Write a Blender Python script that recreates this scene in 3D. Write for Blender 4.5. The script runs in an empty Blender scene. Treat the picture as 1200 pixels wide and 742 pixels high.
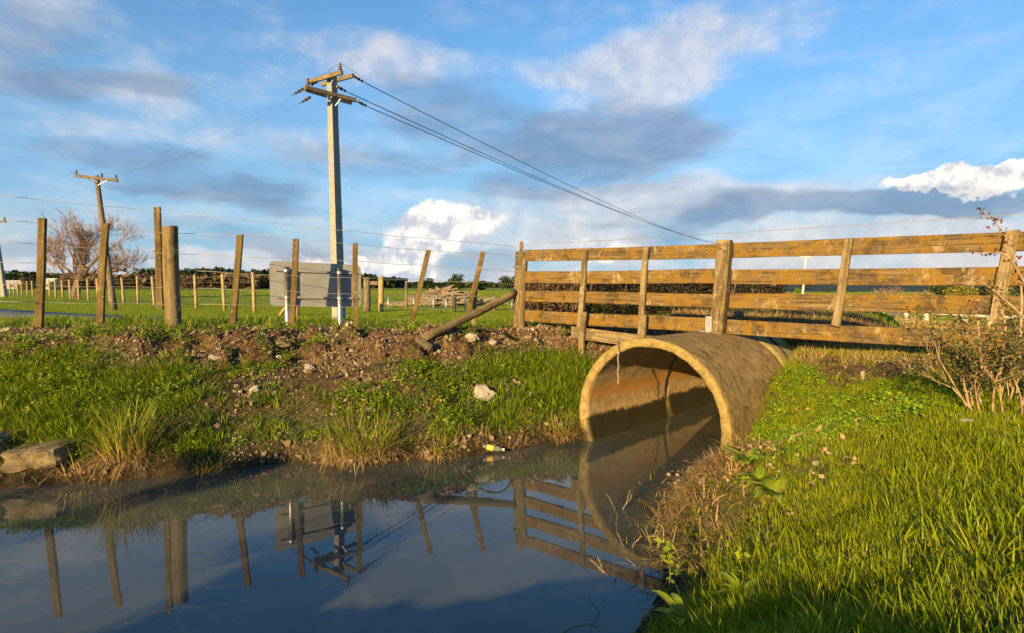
import bpy, math, random
import numpy as np
from mathutils import Vector, Matrix, Quaternion

# ------------------------------------------------------------------ camera, light, exposure
S = bpy.context.scene
COL = S.collection
random.seed(11)
RNG = np.random.default_rng(11)
R = math.radians
CAM_H, FPX, PITCH = 1.6, 700.0, math.atan(36 / 700)
cam = bpy.data.objects.new('camera', bpy.data.cameras.new('camera'))
COL.objects.link(cam)
cam.location = (0, 0, CAM_H)
cam.rotation_euler = (math.pi / 2 - PITCH, 0, 0)
cam.data.sensor_width = 36
cam.data.lens = FPX / 1200 * 36
cam.data.clip_start, cam.data.clip_end = 0.05, 20000
S.camera = cam

SUN_AZ, SUN_EL = R(28), R(14)          # the light travels towards azimuth 28 deg (from +Y to +X)
sun = bpy.data.objects.new('sun', bpy.data.lights.new('sun', 'SUN'))
COL.objects.link(sun)
sun.data.energy = 5.0
sun.data.angle = R(0.53)
sun.data.color = (1.0, 0.69, 0.28)
sun_dir = Vector((math.sin(SUN_AZ) * math.cos(SUN_EL), math.cos(SUN_AZ) * math.cos(SUN_EL), -math.sin(SUN_EL)))
sun.rotation_euler = sun_dir.to_track_quat('-Z', 'Y').to_euler()
sun.location = (-20, -40, 20)

S.view_settings.view_transform = 'Standard'
S.view_settings.look = 'None'
S.view_settings.gamma = 1
S.view_settings.use_curve_mapping = False
S.view_settings.exposure = 1.28
S.cycles.max_bounces = 5
S.cycles.diffuse_bounces = 3
S.cycles.transparent_max_bounces = 8
S.cycles.use_denoising = True


# ------------------------------------------------------------------ node helpers
class NT:
    def __init__(self, tree):
        self.t = tree
        tree.nodes.clear()

    def n(self, typ, ins=None, **props):
        nd = self.t.nodes.new(typ)
        for k, v in props.items():
            setattr(nd, k, v)
        for k, v in (ins or {}).items():
            s = nd.inputs[k]
            if isinstance(v, bpy.types.NodeSocket):
                self.t.links.new(v, s)
            elif isinstance(v, bpy.types.Node):
                self.t.links.new(v.outputs[0], s)
            elif isinstance(v, tuple) and len(v) == 3 and s.type == 'RGBA':
                s.default_value = (*v, 1)
            else:
                s.default_value = v
        return nd

    def m(self, op, a, b=None, c=None, clamp=False):
        ins = {0: a}
        if b is not None: ins[1] = b
        if c is not None: ins[2] = c
        return self.n('ShaderNodeMath', ins, operation=op, use_clamp=clamp).outputs[0]

    def vm(self, op, a, b=None):
        ins = {0: a}
        if b is not None: ins[1] = b
        nd = self.n('ShaderNodeVectorMath', ins, operation=op)
        return nd.outputs['Value'] if op in ('LENGTH', 'DOT_PRODUCT') else nd.outputs[0]

    def noise(self, vec, scale, detail=4, rough=0.55, dist=0.0, out=0):
        nd = self.n('ShaderNodeTexNoise', {'Vector': vec, 'Scale': scale, 'Detail': detail, 'Roughness': rough, 'Distortion': dist})
        return nd.outputs[out]

    def rng(self, v, a, b, c=0.0, d=1.0, smooth=True):
        nd = self.n('ShaderNodeMapRange', {'Value': v, 'From Min': a, 'From Max': b, 'To Min': c, 'To Max': d},
                    interpolation_type='SMOOTHSTEP' if smooth else 'LINEAR')
        return nd.outputs[0]

    def mix(self, f, a, b, blend='MIX'):
        nd = self.n('ShaderNodeMix', {0: f}, data_type='RGBA', blend_type=blend)
        for i, v in ((6, a), (7, b)):
            if isinstance(v, bpy.types.NodeSocket): self.t.links.new(v, nd.inputs[i])
            else: nd.inputs[i].default_value = (*v, 1) if len(v) == 3 else v
        return nd.outputs[2]

    def scalevec(self, vec, s):
        return self.n('ShaderNodeVectorMath', {0: vec, 1: s}, operation='MULTIPLY').outputs[0]

    def attr(self, name, out='Fac'):
        return self.n('ShaderNodeAttribute', attribute_name=name).outputs[out]


def ray(px, py):
    """direction of view through a point of the 1200x742 photograph"""
    u = (px - 600) / FPX
    v = (371 - py) / FPX
    c, s = math.cos(PITCH), math.sin(PITCH)
    return Vector((u, c + v * s, -s + v * c))


def azel(px, py):
    d = ray(px, py)
    return math.atan2(d.x, d.y), math.atan2(d.z, math.hypot(d.x, d.y))


# ------------------------------------------------------------------ world: daylight sky with clouds
W = bpy.data.worlds.new('World')
S.world = W
W.use_nodes = True
w = NT(W.node_tree)
sky = w.n('ShaderNodeTexSky', sky_type='NISHITA', sun_disc=False, sun_elevation=SUN_EL,
          sun_rotation=SUN_AZ + math.pi, air_density=1.0, dust_density=0.6, ozone_density=3.0)
gen = w.n('ShaderNodeTexCoord').outputs['Generated']
sep = w.n('ShaderNodeSeparateXYZ', {0: gen})
az = w.m('ARCTAN2', sep.outputs[0], sep.outputs[1])
el = w.m('ARCTAN2', sep.outputs[2], w.m('SQRT', w.m('ADD', w.m('MULTIPLY', sep.outputs[0], sep.outputs[0]), w.m('MULTIPLY', sep.outputs[1], sep.outputs[1]))))
ae = w.n('ShaderNodeCombineXYZ', {0: az, 1: el, 2: 0.0}).outputs[0]
# cloud-space position: stretched horizontally, more so towards the horizon
cs = w.scalevec(gen, (1.0, 1.0, 2.6))
warp_v = w.n('ShaderNodeTexNoise', {'Vector': cs, 'Scale': 3.2, 'Detail': 5, 'Roughness': 0.55}).outputs['Color']
warp = w.scalevec(w.vm('SUBTRACT', warp_v, (0.5, 0.5, 0.5)), (0.34, 0.14, 0.0))
aew = w.vm('ADD', ae, warp)
warp2_v = w.n('ShaderNodeTexNoise', {'Vector': gen, 'Scale': 20.0, 'Detail': 6, 'Roughness': 0.55}).outputs['Color']
warp2 = w.scalevec(w.vm('SUBTRACT', warp2_v, (0.5, 0.5, 0.5)), (0.085, 0.07, 0.0))
aec = w.vm('ADD', ae, warp2)


def blobs(lst, vec):
    """sum of soft ellipses placed on the sky dome; centre and half sizes in photo px, strength"""
    tot = None
    for (px, py, rx, ry, tilt, amp) in lst:
        a0, e0 = azel(px, py)
        a1, _ = azel(px + rx, py)
        _, e1 = azel(px, py - ry)
        ia, ie = 1 / abs(a1 - a0), 1 / abs(e1 - e0)
        q = w.n('ShaderNodeVectorMath', {0: vec, 1: (ia, ie, 0), 2: (-a0 * ia, -e0 * ie, 0)}, operation='MULTIPLY_ADD').outputs[0]
        v = w.rng(w.vm('DOT_PRODUCT', q, q), 1.5, 0.0, 0.0, amp)
        tot = v if tot is None else w.m('ADD', tot, v)
    return tot


fb = w.noise(w.scalevec(gen, (1.0, 1.0, 3.2)), 2.6, 8, 0.6, 0.3)
fb2 = w.noise(w.scalevec(gen, (1.0, 1.0, 3.0)), 7.5, 7, 0.6, 0.4)
fb3 = w.noise(w.scalevec(gen, (1.0, 1.0, 3.6)), 6.0, 8, 0.62, 0.5)
bil = w.noise(gen, 26.0, 6, 0.6, 0.2)
# a thin broken layer that goes on round the whole sky
gcov = w.rng(w.m('ADD', fb, w.m('MULTIPLY', fb2, 0.35)), 0.66, 0.95)
gcov = w.m('MULTIPLY', gcov, w.rng(el, 0.02, 0.2, 0.3, 0.4))

PALE = [(400, 62, 90, 30, 0, .55), (500, 85, 90, 34, 0, .6), (720, 100, 120, 44, 0, .95), (800, 55, 120, 34, 0, .6), (920, 25, 130, 30, 0, .35),
        (50, 20, 80, 40, 0, .6), (800, 238, 170, 28, 0, .85), (420, 165, 150, 30, 0, .3), (640, 262, 130, 45, 0, .7), (180, 150, 160, 26, 0, .3),
        (1010, 215, 150, 20, 0, .4), (980, 308, 330, 32, 0, 1.0), (450, 322, 260, 20, 0, .55), (30, 312, 60, 10, 0, .6), (240, 312, 70, 13, 0, .5),
        (1130, 275, 160, 28, 0, 1.1), (980, 275, 150, 22, 0, .7), (700, 285, 90, 25, 0, .8), (1080, 150, 90, 60, 0, .22), (640, 20, 120, 30, 0, .2)]
DARK = [(735, 165, 120, 45, 0, 1.15), (620, 165, 90, 32, 0, .8), (520, 125, 80, 32, 0, .7), (50, 50, 100, 50, 0, .7), (140, 115, 120, 22, 0, .85),
        (130, 180, 110, 22, 0, .75), (250, 222, 110, 22, 0, .9), (310, 245, 70, 13, 0, .8), (430, 190, 150, 26, 0, .7), (680, 225, 130, 30, 0, .75),
        (950, 243, 230, 22, 0, 1.0), (1130, 232, 170, 22, 0, 1.25), (1060, 240, 200, 20, 0, .8), (800, 265, 130, 16, 0, .8), (60, 290, 130, 18, 0, .7), (330, 285, 150, 14, 0, .6),
        (950, 338, 170, 14, 0, 1.3), (560, 300, 90, 16, 0, .55), (620, 330, 200, 9, 0, .6)]
CUM = [(522, 265, 50, 32, 0, 1.0), (482, 290, 42, 38, 0, .95), (560, 262, 34, 18, 0, .75), (455, 318, 50, 26, 0, .8),
       (1130, 208, 75, 17, 0, 1.2), (1080, 215, 45, 11, 0, 1.0), (1185, 206, 60, 20, 0, 1.1), (700, 290, 48, 12, 0, .75), (380, 308, 50, 10, 0, .7)]
pale = w.m('ADD', blobs(PALE, aew), gcov)
rag = w.m('ADD', w.m('MULTIPLY', w.m('SUBTRACT', fb2, 0.5), 1.25), w.m('MULTIPLY', w.m('SUBTRACT', bil, 0.5), 0.5))
pale = w.rng(w.m('ADD', pale, rag), -0.05, 1.05)
dark = w.m('ADD', blobs(DARK, aew), w.m('MULTIPLY', gcov, w.rng(fb2, 0.45, 0.65, 0.0, 0.7)))
dark = w.rng(w.m('ADD', dark, w.m('ADD', w.m('MULTIPLY', w.m('SUBTRACT', fb3, 0.5), 1.35), w.m('MULTIPLY', w.m('SUBTRACT', bil, 0.5), 0.4))), 0.05, 1.15)
cumd = w.m('ADD', blobs(CUM, aec), w.m('MULTIPLY', w.m('SUBTRACT', bil, 0.5), 0.5))
cum = w.rng(cumd, 0.16, 0.74)
CL = 4.7                                # cloud radiance in the sky texture's own (physical) unit
pale_c = w.mix(w.rng(bil, 0.3, 0.7), (CL * .55, CL * .55, CL * .60), (CL * .84, CL * .77, CL * .73))
dark_c = w.mix(w.rng(fb2, 0.35, 0.65), (CL * .17, CL * .26, CL * .41), (CL * .27, CL * .34, CL * .46))
bil2 = w.noise(w.vm('ADD', gen, (0.012, 0.0, -0.02)), 26.0, 6, 0.6, 0.2)
cum_c = w.mix(w.rng(w.m('ADD', w.m('MULTIPLY', w.m('SUBTRACT', bil, bil2), 2.2), w.m('MULTIPLY', w.m('SUBTRACT', el, 0.06), 2.2)), -0.28, 0.30), (CL * .56, CL * .59, CL * .68), (CL * 1.05, CL * .98, CL * 0.88))
skyc = w.n('ShaderNodeMix', {0: 1.0, 6: sky.outputs[0], 7: (0.54, 0.82, 0.93, 1)}, data_type='RGBA', blend_type='MULTIPLY').outputs[2]
hz = w.rng(w.m('ADD', el, w.m('MULTIPLY', w.m('SUBTRACT', fb2, 0.5), 0.22)), 0.52, -0.02, 0.0, 0.82)
c0 = w.mix(hz, skyc, w.mix(w.rng(fb2, 0.4, 0.62), (CL * .25, CL * .42, CL * .62), (CL * .38, CL * .50, CL * .66)))
lowb = w.m('MULTIPLY', w.rng(el, 0.14, 0.02, 0.0, 0.85), w.rng(fb3, 0.36, 0.60))
c0 = w.mix(lowb, c0, (CL * .68, CL * .66, CL * .66))
c1 = w.mix(w.m('MULTIPLY', pale, 0.66), c0, pale_c)
c2 = w.mix(cum, c1, cum_c)
c3 = w.mix(w.m('MULTIPLY', dark, w.rng(cum, 0.0, 1.0, 0.78, 0.35)), c2, dark_c)
bg = w.n('ShaderNodeBackground', {'Color': c3, 'Strength': 0.098})
w.n('ShaderNodeOutputWorld', {0: bg.outputs[0]})
W.cycles.sampling_method = 'MANUAL'
W.cycles.sample_map_resolution = 512


# ------------------------------------------------------------------ mesh helpers
def tag(o, label=None, cat=None, group=None, kind=None):
    if label: o['label'] = label
    if cat: o['category'] = cat
    if group: o['group'] = group
    if kind: o['kind'] = kind
    return o


def empty(name, loc, label=None, cat=None, group=None):
    o = bpy.data.objects.new(name, None)
    o.location = loc
    o.empty_display_size = 0.1
    COL.objects.link(o)
    return tag(o, label, cat, group)


def np_mesh(name, V, F, attrs=None, smooth=False):
    """V (n,3); F (m,k) array of quads/tris, or a list of such arrays"""
    me = bpy.data.meshes.new(name)
    V = np.asarray(V, np.float32)
    Fs = F if isinstance(F, list) and len(F) and isinstance(F[0], np.ndarray) else [F]
    Fs = [np.asarray(f, np.int32) for f in Fs if len(f)]
    me.vertices.add(len(V))
    me.vertices.foreach_set('co', V.ravel())
    idx = np.concatenate([f.ravel() for f in Fs])
    cnt = np.concatenate([np.full(len(f), f.shape[1], np.int32) for f in Fs])
    start = np.concatenate([[0], np.cumsum(cnt)[:-1]]).astype(np.int32)
    me.loops.add(len(idx))
    me.loops.foreach_set('vertex_index', idx)
    me.polygons.add(len(cnt))
    me.polygons.foreach_set('loop_start', start)
    if smooth:
        me.polygons.foreach_set('use_smooth', np.ones(len(cnt), bool))
    for k, a in (attrs or {}).items():
        at_ = me.attributes.new(k, 'FLOAT', 'POINT')
        at_.data.foreach_set('value', np.asarray(a, np.float32))
    me.update(calc_edges=True)
    me.validate()
    return me


def link(name, me, mat, parent=None):
    o = bpy.data.objects.new(name, me)
    COL.objects.link(o)
    if mat is not None and not me.materials:
        me.materials.append(mat)
    if parent is not None:
        o.parent = parent
        o.matrix_parent_inverse = Matrix.Translation(-Vector(parent.location))
    return o


class MB:
    """collects shapes in world coordinates into one mesh"""
    def __init__(self):
        self.V, self.F = [], []

    def add(self, V, F):
        b = len(self.V)
        self.V += [tuple(v) for v in V]
        self.F += [tuple(i + b for i in f) for f in F]
        return self

    def box(self, c, s, rot=None):
        pts = []
        for z in (-1, 1):
            for x, y in ((-1, -1), (1, -1), (1, 1), (-1, 1)):
                v = Vector((x * s[0] / 2, y * s[1] / 2, z * s[2] / 2))
                if rot: v = rot @ v
                pts.append(Vector(c) + v)
        return self.add(pts, [(0, 3, 2, 1), (4, 5, 6, 7), (0, 1, 5, 4), (1, 2, 6, 5), (2, 3, 7, 6), (3, 0, 4, 7)])

    def tube(self, pts, rad, n=6, cap=True):
        pts = [Vector(p) for p in pts]
        if not hasattr(rad, '__len__'): rad = [rad] * len(pts)
        V, F = [], []
        up = Vector((0.31, 0.17, 0.93))
        for i, p in enumerate(pts):
            t = (pts[min(i + 1, len(pts) - 1)] - pts[max(i - 1, 0)]).normalized()
            a = t.cross(up)
            if a.length < 0.1: a = t.cross(Vector((1, 0, 0)))
            a.normalize()
            b = t.cross(a)
            for k in range(n):
                th = 2 * math.pi * k / n
                V.append(p + (a * math.cos(th) + b * math.sin(th)) * rad[i])
        for i in range(len(pts) - 1):
            for k in range(n):
                k2 = (k + 1) % n
                F.append((i * n + k, i * n + k2, (i + 1) * n + k2, (i + 1) * n + k))
        if cap:
            F.append(tuple(range(n)))
            F.append(tuple((len(pts) - 1) * n + k for k in reversed(range(n))))
        return self.add(V, F)

    def build(self, name, mat, parent=None, smooth=False):
        me = bpy.data.meshes.new(name)
        me.from_pydata(self.V, [], self.F)
        if smooth:
            me.polygons.foreach_set('use_smooth', [True] * len(me.polygons))
        me.update()
        return link(name, me, mat, parent)


def at(px, py, z=None, D=None):
    """point of the place seen in that direction, on the level z or at the depth D"""
    d = ray(px, py)
    t = (z - CAM_H) / d.z if D is None else D / d.y
    return Vector((0, 0, CAM_H)) + d * t


def beam(name, p0, p1, w_, h_, mat, parent, side=None, segs=10, rough=0.004, bow=0.0, chamfer=0.12, round_n=0, taper=1.0, endcut=0.0):
    """a weathered timber from p0 to p1: local Z along it, section w_ x h_ (or round), edges eased, slightly uneven"""
    p0, p1 = Vector(p0), Vector(p1)
    ax = (p1 - p0)
    L = ax.length
    z = ax.normalized()
    side = Vector(side) if side is not None else Vector((1, 0, 0))
    x = (side - z * side.dot(z)).normalized()
    y = z.cross(x)
    if round_n:
        sec = [(math.cos(2 * math.pi * k / round_n) * w_ / 2, math.sin(2 * math.pi * k / round_n) * w_ / 2) for k in range(round_n)]
    else:
        c = chamfer * min(w_, h_)
        a, b = w_ / 2, h_ / 2
        sec = [(a - c, -b), (a, -b + c), (a, b - c), (a - c, b), (-a + c, b), (-a, b - c), (-a, -b + c), (-a + c, -b)]
    n = len(sec)
    V, F = [], []
    ph = [random.uniform(0, 6.28) for _ in range(4)]
    jit = [[random.uniform(-1, 1) for _ in sec] for _ in range(segs + 1)]
    ring_off = [random.uniform(-1, 1) for _ in range(n)]
    for i in range(segs + 1):
        t = i / segs
        bx = bow * math.sin(math.pi * t) * math.cos(ph[0]) + rough * 0.8 * math.sin(5 * t + ph[1])
        by = bow * math.sin(math.pi * t) * math.sin(ph[0]) + rough * 0.8 * math.sin(4 * t + ph[2])
        k_ = 1 + (taper - 1) * t
        for j, (sx, sy) in enumerate(sec):
            g = 1 + rough / max(w_, 0.02) * (jit[i][j] * 0.5 + ring_off[j] * 0.8)
            zz = t * L
            if endcut and i in (0, segs):
                zz += endcut * sx / w_ * (1 if i else -1) + rough * jit[i][j]
            V.append((sx * g * k_ + bx, sy * g * k_ + by, zz))
    for i in range(segs):
        for j in range(n):
            j2 = (j + 1) % n
            F.append((i * n + j, i * n + j2, (i + 1) * n + j2, (i + 1) * n + j))
    F.append(tuple(reversed(range(n))))
    F.append(tuple(segs * n + j for j in range(n)))
    me = bpy.data.meshes.new(name)
    me.from_pydata(V, [], F)
    if round_n:
        me.polygons.foreach_set('use_smooth', [len(p.vertices) == 4 for p in me.polygons])
    me.update()
    me.materials.append(mat)
    o = bpy.data.objects.new(name, me)
    COL.objects.link(o)
    Mx = Matrix((x, y, z)).transposed().to_4x4()
    Mx.translation = p0
    if parent is not None:
        o.parent = parent
        o.matrix_parent_inverse = Matrix.Translation(-Vector(parent.location))
    o.matrix_basis = Mx
    return o


def vnoise(x, y, seed=0):
    xi, yi = np.floor(x).astype(np.int64), np.floor(y).astype(np.int64)
    fx, fy = x - xi, y - yi
    fx, fy = fx * fx * (3 - 2 * fx), fy * fy * (3 - 2 * fy)

    def h(a, b):
        n_ = (a * 374761393 + b * 668265263 + seed * 1274126177) & 0xFFFFFFFF
        n_ = ((n_ ^ (n_ >> 13)) * 1274126177) & 0xFFFFFFFF
        return ((n_ ^ (n_ >> 16)) & 0xFFFF) / 65535.0
    return (h(xi, yi) * (1 - fx) + h(xi + 1, yi) * fx) * (1 - fy) + (h(xi, yi + 1) * (1 - fx) + h(xi + 1, yi + 1) * fx) * fy


def fbm(x, y, oct_=4, seed=0):
    s, a, t = 0, 1.0, 0
    for i in range(oct_):
        s = s + a * (vnoise(x * 2 ** i, y * 2 ** i, seed + i) - 0.5)
        t += a
        a *= 0.5
    return s / t * 2


def sstep(a, b, v):
    t = np.clip((v - a) / (b - a), 0, 1)
    return t * t * (3 - 2 * t)


# ------------------------------------------------------------------ the lie of the land
FIELD_Z = 0.28
# culvert: centre of its mouth, axis (into the bank), crosswise direction
PC = np.array([1.287, 5.62]); PZ = 0.295; PR = 0.81; PWALL = 0.085
PAX = np.array([math.sin(0.755), math.cos(0.755)])
PLAT = np.array([math.cos(0.755), -math.sin(0.755)])
FAR_SHORE = [(-80, 1.0), (-30, 3.2), (-12, 4.35), (-6.5, 4.62)] + [tuple(at(px, py, z=0).xy) for px, py in
             ((0, 572), (90, 566), (190, 560), (240, 556), (280, 550), (340, 541), (400, 547), (470, 541), (545, 536), (600, 526), (650, 519), (678, 515))]
NEAR_SHORE = [tuple(at(px, py, z=0).xy) for px, py in ((868, 549), (846, 570), (806, 590), (778, 614), (772, 640), (783, 665), (772, 700), (748, 742))] + \
             [(0.25, 2.25), (-0.6, 1.75), (-1.9, 1.35), (-4, 1.0), (-9, 0.6), (-30, -1.2), (-80, -4.5)]
POLY = np.array(FAR_SHORE + NEAR_SHORE)
# line of the fences along the bank crest
FENCE_LINE = [(-80, 0.6), (-20, 5.4), (-9.0, 6.6), (-4.0, 7.1), (-2, 7.68), (0.12, 8.36), (3.8, 5.1), (6.2, 3.0), (20, -9)]


def seg_dist(px, py, line):
    best = np.full(px.shape, 1e9)
    idx = np.zeros(px.shape, np.int32)
    sgn = np.zeros(px.shape)
    for i in range(len(line) - 1):
        ax, ay = line[i]; bx, by = line[i + 1]
        dx, dy = bx - ax, by - ay
        t = np.clip(((px - ax) * dx + (py - ay) * dy) / (dx * dx + dy * dy), 0, 1)
        d = np.hypot(px - ax - t * dx, py - ay - t * dy)
        m = d < best
        best = np.where(m, d, best)
        idx = np.where(m, i, idx)
        cr = dx * (py - ay) - dy * (px - ax)
        sgn = np.where(m, np.sign(cr), sgn)
    return best, idx, sgn


def inside(px, py, poly):
    r = np.zeros(px.shape, bool)
    n = len(poly)
    for i in range(n):
        x1, y1 = poly[i]; x2, y2 = poly[(i + 1) % n]
        if y1 == y2: continue
        c = ((y1 > py) != (y2 > py)) & (px < (x2 - x1) * (py - y1) / (y2 - y1) + x1)
        r ^= c
    return r


def pipe_coords(x, y):
    rx, ry = x - PC[0], y - PC[1]
    return rx * PAX[0] + ry * PAX[1], rx * PLAT[0] + ry * PLAT[1]


def land(x, y, detail=True, masks=False):
    x = np.asarray(x, float); y = np.asarray(y, float)
    shore = FAR_SHORE + NEAR_SHORE
    wob = 0.07 * fbm(x * 1.7, y * 1.7, 3, 5)
    d, idx, _ = seg_dist(x, y, shore)
    wet = inside(x, y, POLY)
    sd = np.where(wet, -d, d) + np.where(d < 3, wob, 0)
    s, lat = pipe_coords(x, y)
    # which bank: far bank (steep, dirt) or the grassy right bank
    nfar = len(FAR_SHORE)
    wr = np.where(idx >= nfar, 1.0, 0.0)
    wr = np.where(idx == nfar - 1, sstep(-0.4, 0.4, lat), wr)
    wr = np.where(s > -0.15, np.where(np.abs(lat) < 3, sstep(-0.5, 0.6, lat), wr), wr)
    crest = 1.0 + 0.10 * sstep(-1.5, -4.5, x) + 0.05 * fbm(x * 0.6, y * 0.6, 2, 9)
    pa = np.interp(sd, [-1.4, -0.5, -0.05, 0.0, 0.1, 0.7, 1.45, 1.8, 2.2, 9], [-0.7, -0.4, -0.05, 0, 0.13, 0.40, 0.68, 0.95, 1.0, 1.0])
    pa = pa * np.where(sd > 0, crest, 1)
    pb = np.interp(sd, [-1.4, -0.5, -0.05, 0.0, 0.1, 0.5, 0.8, 1.1, 1.4, 2.0, 3.0, 9], [-0.7, -0.4, -0.05, 0, 0.08, 0.36, 0.58, 0.76, 0.87, 0.96, 1.02, 1.02])
    z = pa * (1 - wr) + pb * wr
    # behind the crest the land falls to the level of the field
    fd, _, fs = seg_dist(x, y, FENCE_LINE)
    behind = np.where(fs > 0, fd, -fd)
    over = sstep(0.7, 0.0, np.abs(lat) - 0.9) * sstep(2.0, 2.6, s) * (1 - sstep(5.0, 6.5, s))
    z = z + over * 0.22 * (sd > 0)
    z = z + (FIELD_Z - z) * sstep(1.2, 5.2, behind) * (1 - 0.95 * over)
    # far off on the right the plain falls away towards the hills
    z = z - 8.0 * sstep(95, 420, y) * sstep(0.33, 0.45, x / np.maximum(y, 1.0))
    # face of dug earth under the crest of the far bank
    face = sstep(1.38, 1.65, sd + 0.35 * fbm(x * 1.1, y * 1.1, 3, 31)) * (1 - sstep(1.9, 2.4, sd)) * (1 - wr) * sstep(-5.0, -3.3, x + 0 * y)
    face = np.where(behind > 1.5, 0, face)
    if detail:
        near = (1 - sstep(2.0, 4.5, behind))
        z = z + 0.20 * np.exp(-(((x - 1.42) / 0.3) ** 2 + ((y - 4.0) / 0.42) ** 2)) * sstep(-0.15, 0.1, sd)
        z = z + near * np.where(sd > 0.02, 1, 0.2) * (0.045 * fbm(x * 2.3, y * 2.3, 4, 3) + 0.018 * fbm(x * 9, y * 9, 3, 17))
        z = z + face * (0.16 * fbm(x * 4.5, y * 4.5, 4, 23) + 0.085 * fbm(x * 13, y * 13, 2, 29))
    # keep the water's way to the mouth open and the exposed pipe clear
    ch = (1 - sstep(0.62, 0.78, np.abs(lat))) * sstep(-0.75, -0.45, s) * (1 - sstep(-0.02, 0.03, s))
    z = z + (np.minimum(z, -0.4) - z) * ch
    zp = PZ + np.sqrt(np.maximum(PR ** 2 - lat ** 2, 0))
    inpipe = (s > 0.0) & (s < 2.25) & (np.abs(lat) < PR)
    z = np.where(inpipe & (z > zp - 0.06), np.minimum(z, np.maximum(zp - 0.05, 0.0)), z)
    if masks:
        return z, sd, wr, face, behind, s, lat, zp
    return z


def gz(x, y):
    return float(land(np.array([x]), np.array([y]))[0])


def hit(px, py, lift=0.0):
    """first point of the land (or water level) seen in that direction"""
    d = np.array(ray(px, py)); d /= d[1]
    Y = np.concatenate([np.arange(1.0, 16, 0.02), np.geomspace(16, 900, 900)])
    P = np.stack([d[0] * Y, d[1] * Y, CAM_H + d[2] * Y], 1)
    g = np.maximum(land(P[:, 0], P[:, 1]), 0)
    k = int(np.argmax(P[:, 2] <= g))
    return Vector((P[k, 0], P[k, 1], g[k] + lift))


# ------------------------------------------------------------------ materials
def material(name):
    m = bpy.data.materials.new(name)
    m.use_nodes = True
    return m, NT(m.node_tree)


def finish(t, color, rough=0.8, normal=None, spec=0.3, metallic=0.0, **kw):
    ins = {'Base Color': color, 'Roughness': rough, 'Metallic': metallic, 'Specular IOR Level': spec}
    if normal is not None: ins['Normal'] = normal
    for k, v in kw.items(): ins[k] = v
    b = t.n('ShaderNodeBsdfPrincipled', ins)
    t.n('ShaderNodeOutputMaterial', {0: b.outputs[0]})
    return b


def bump(t, h, strength=0.4, dist=0.01):
    return t.n('ShaderNodeBump', {'Height': h, 'Strength': strength, 'Distance': dist}).outputs[0]


def objvec(t):
    co = t.n('ShaderNodeTexCoord').outputs['Object']
    rnd = t.n('ShaderNodeObjectInfo').outputs['Random']
    off = t.n('ShaderNodeCombineXYZ', {0: t.m('MULTIPLY', rnd, 37.0), 1: t.m('MULTIPLY', rnd, 91.0), 2: t.m('MULTIPLY', rnd, 53.0)}).outputs[0]
    return t.vm('ADD', co, off)


def wood_mat(name, dark, light, pale, lichen, lich_amt, grain=26):
    """weathered timber: grain along local Z, bleached and lichened in ragged patches, drips across"""
    m, t = material(name)
    v = objvec(t)
    g1 = t.noise(t.scalevec(v, (grain, grain, 1.6)), 1.0, 6, 0.65, 0.6)
    g2 = t.noise(t.scalevec(v, (grain * 4, grain * 4, 3.0)), 1.0, 4, 0.6, 0.2)
    pA = t.noise(v, 4.5, 9, 0.74, 0.4)
    pB = t.noise(t.vm('ADD', v, (7.1, 3.3, 1.7)), 5.5, 9, 0.76, 0.5)
    pC = t.noise(t.vm('ADD', v, (1.1, 8.3, 4.7)), 3.0, 9, 0.72, 0.3)
    fine = t.noise(v, 110.0, 4, 0.7)
    drip = t.noise(t.scalevec(v, (4.0, 26.0, 24.0)), 1.0, 5, 0.7, 0.7)
    c = t.mix(t.rng(g1, 0.36, 0.64), dark, light)
    c = t.mix(t.m('MULTIPLY', t.rng(g2, 0.48, 0.75), 0.5), c, pale)
    c = t.mix(t.rng(pC, 0.50, 0.60, 0.0, 0.65), c, (dark[0] * .75, dark[1] * .75, dark[2] * .75))
    c = t.mix(t.rng(pB, 0.60 - lich_amt * 0.3, 0.70 - lich_amt * 0.3, 0.0, 0.85), c, t.mix(t.rng(fine, 0.35, 0.65), (lichen[0] * .6, lichen[1] * .55, lichen[2] * .6), lichen))
    c = t.mix(t.rng(t.m('ADD', pA, t.m('MULTIPLY', t.m('SUBTRACT', drip, 0.5), 0.35)), 0.55, 0.66, 0.0, 0.7), c, pale)
    lich2 = t.noise(v, 46.0, 3, 0.6)
    c = t.mix(t.rng(lich2, 0.64, 0.72, 0.0, 0.6), c, (0.36, 0.35, 0.26))
    c = t.mix(t.rng(fine, 0.52, 0.75, 0.0, 0.55), c, (dark[0] * .6, dark[1] * .6, dark[2] * .6))
    crack = t.rng(t.noise(t.scalevec(v, (grain * 2.2, grain * 2.2, 0.9)), 1.0, 2, 0.5, 0.3), 0.30, 0.36, 1.0, 0.0)
    c = t.mix(t.m('MULTIPLY', crack, 0.7), c, (dark[0] * .35, dark[1] * .35, dark[2] * .35))
    h = t.m('SUBTRACT', t.m('ADD', t.m('ADD', g1, t.m('MULTIPLY', lich2, 0.35)), t.m('MULTIPLY', fine, 0.3)), t.m('MULTIPLY', crack, 0.6))
    finish(t, c, 0.85, bump(t, h, 0.6, 0.006), 0.2)
    return m


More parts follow.
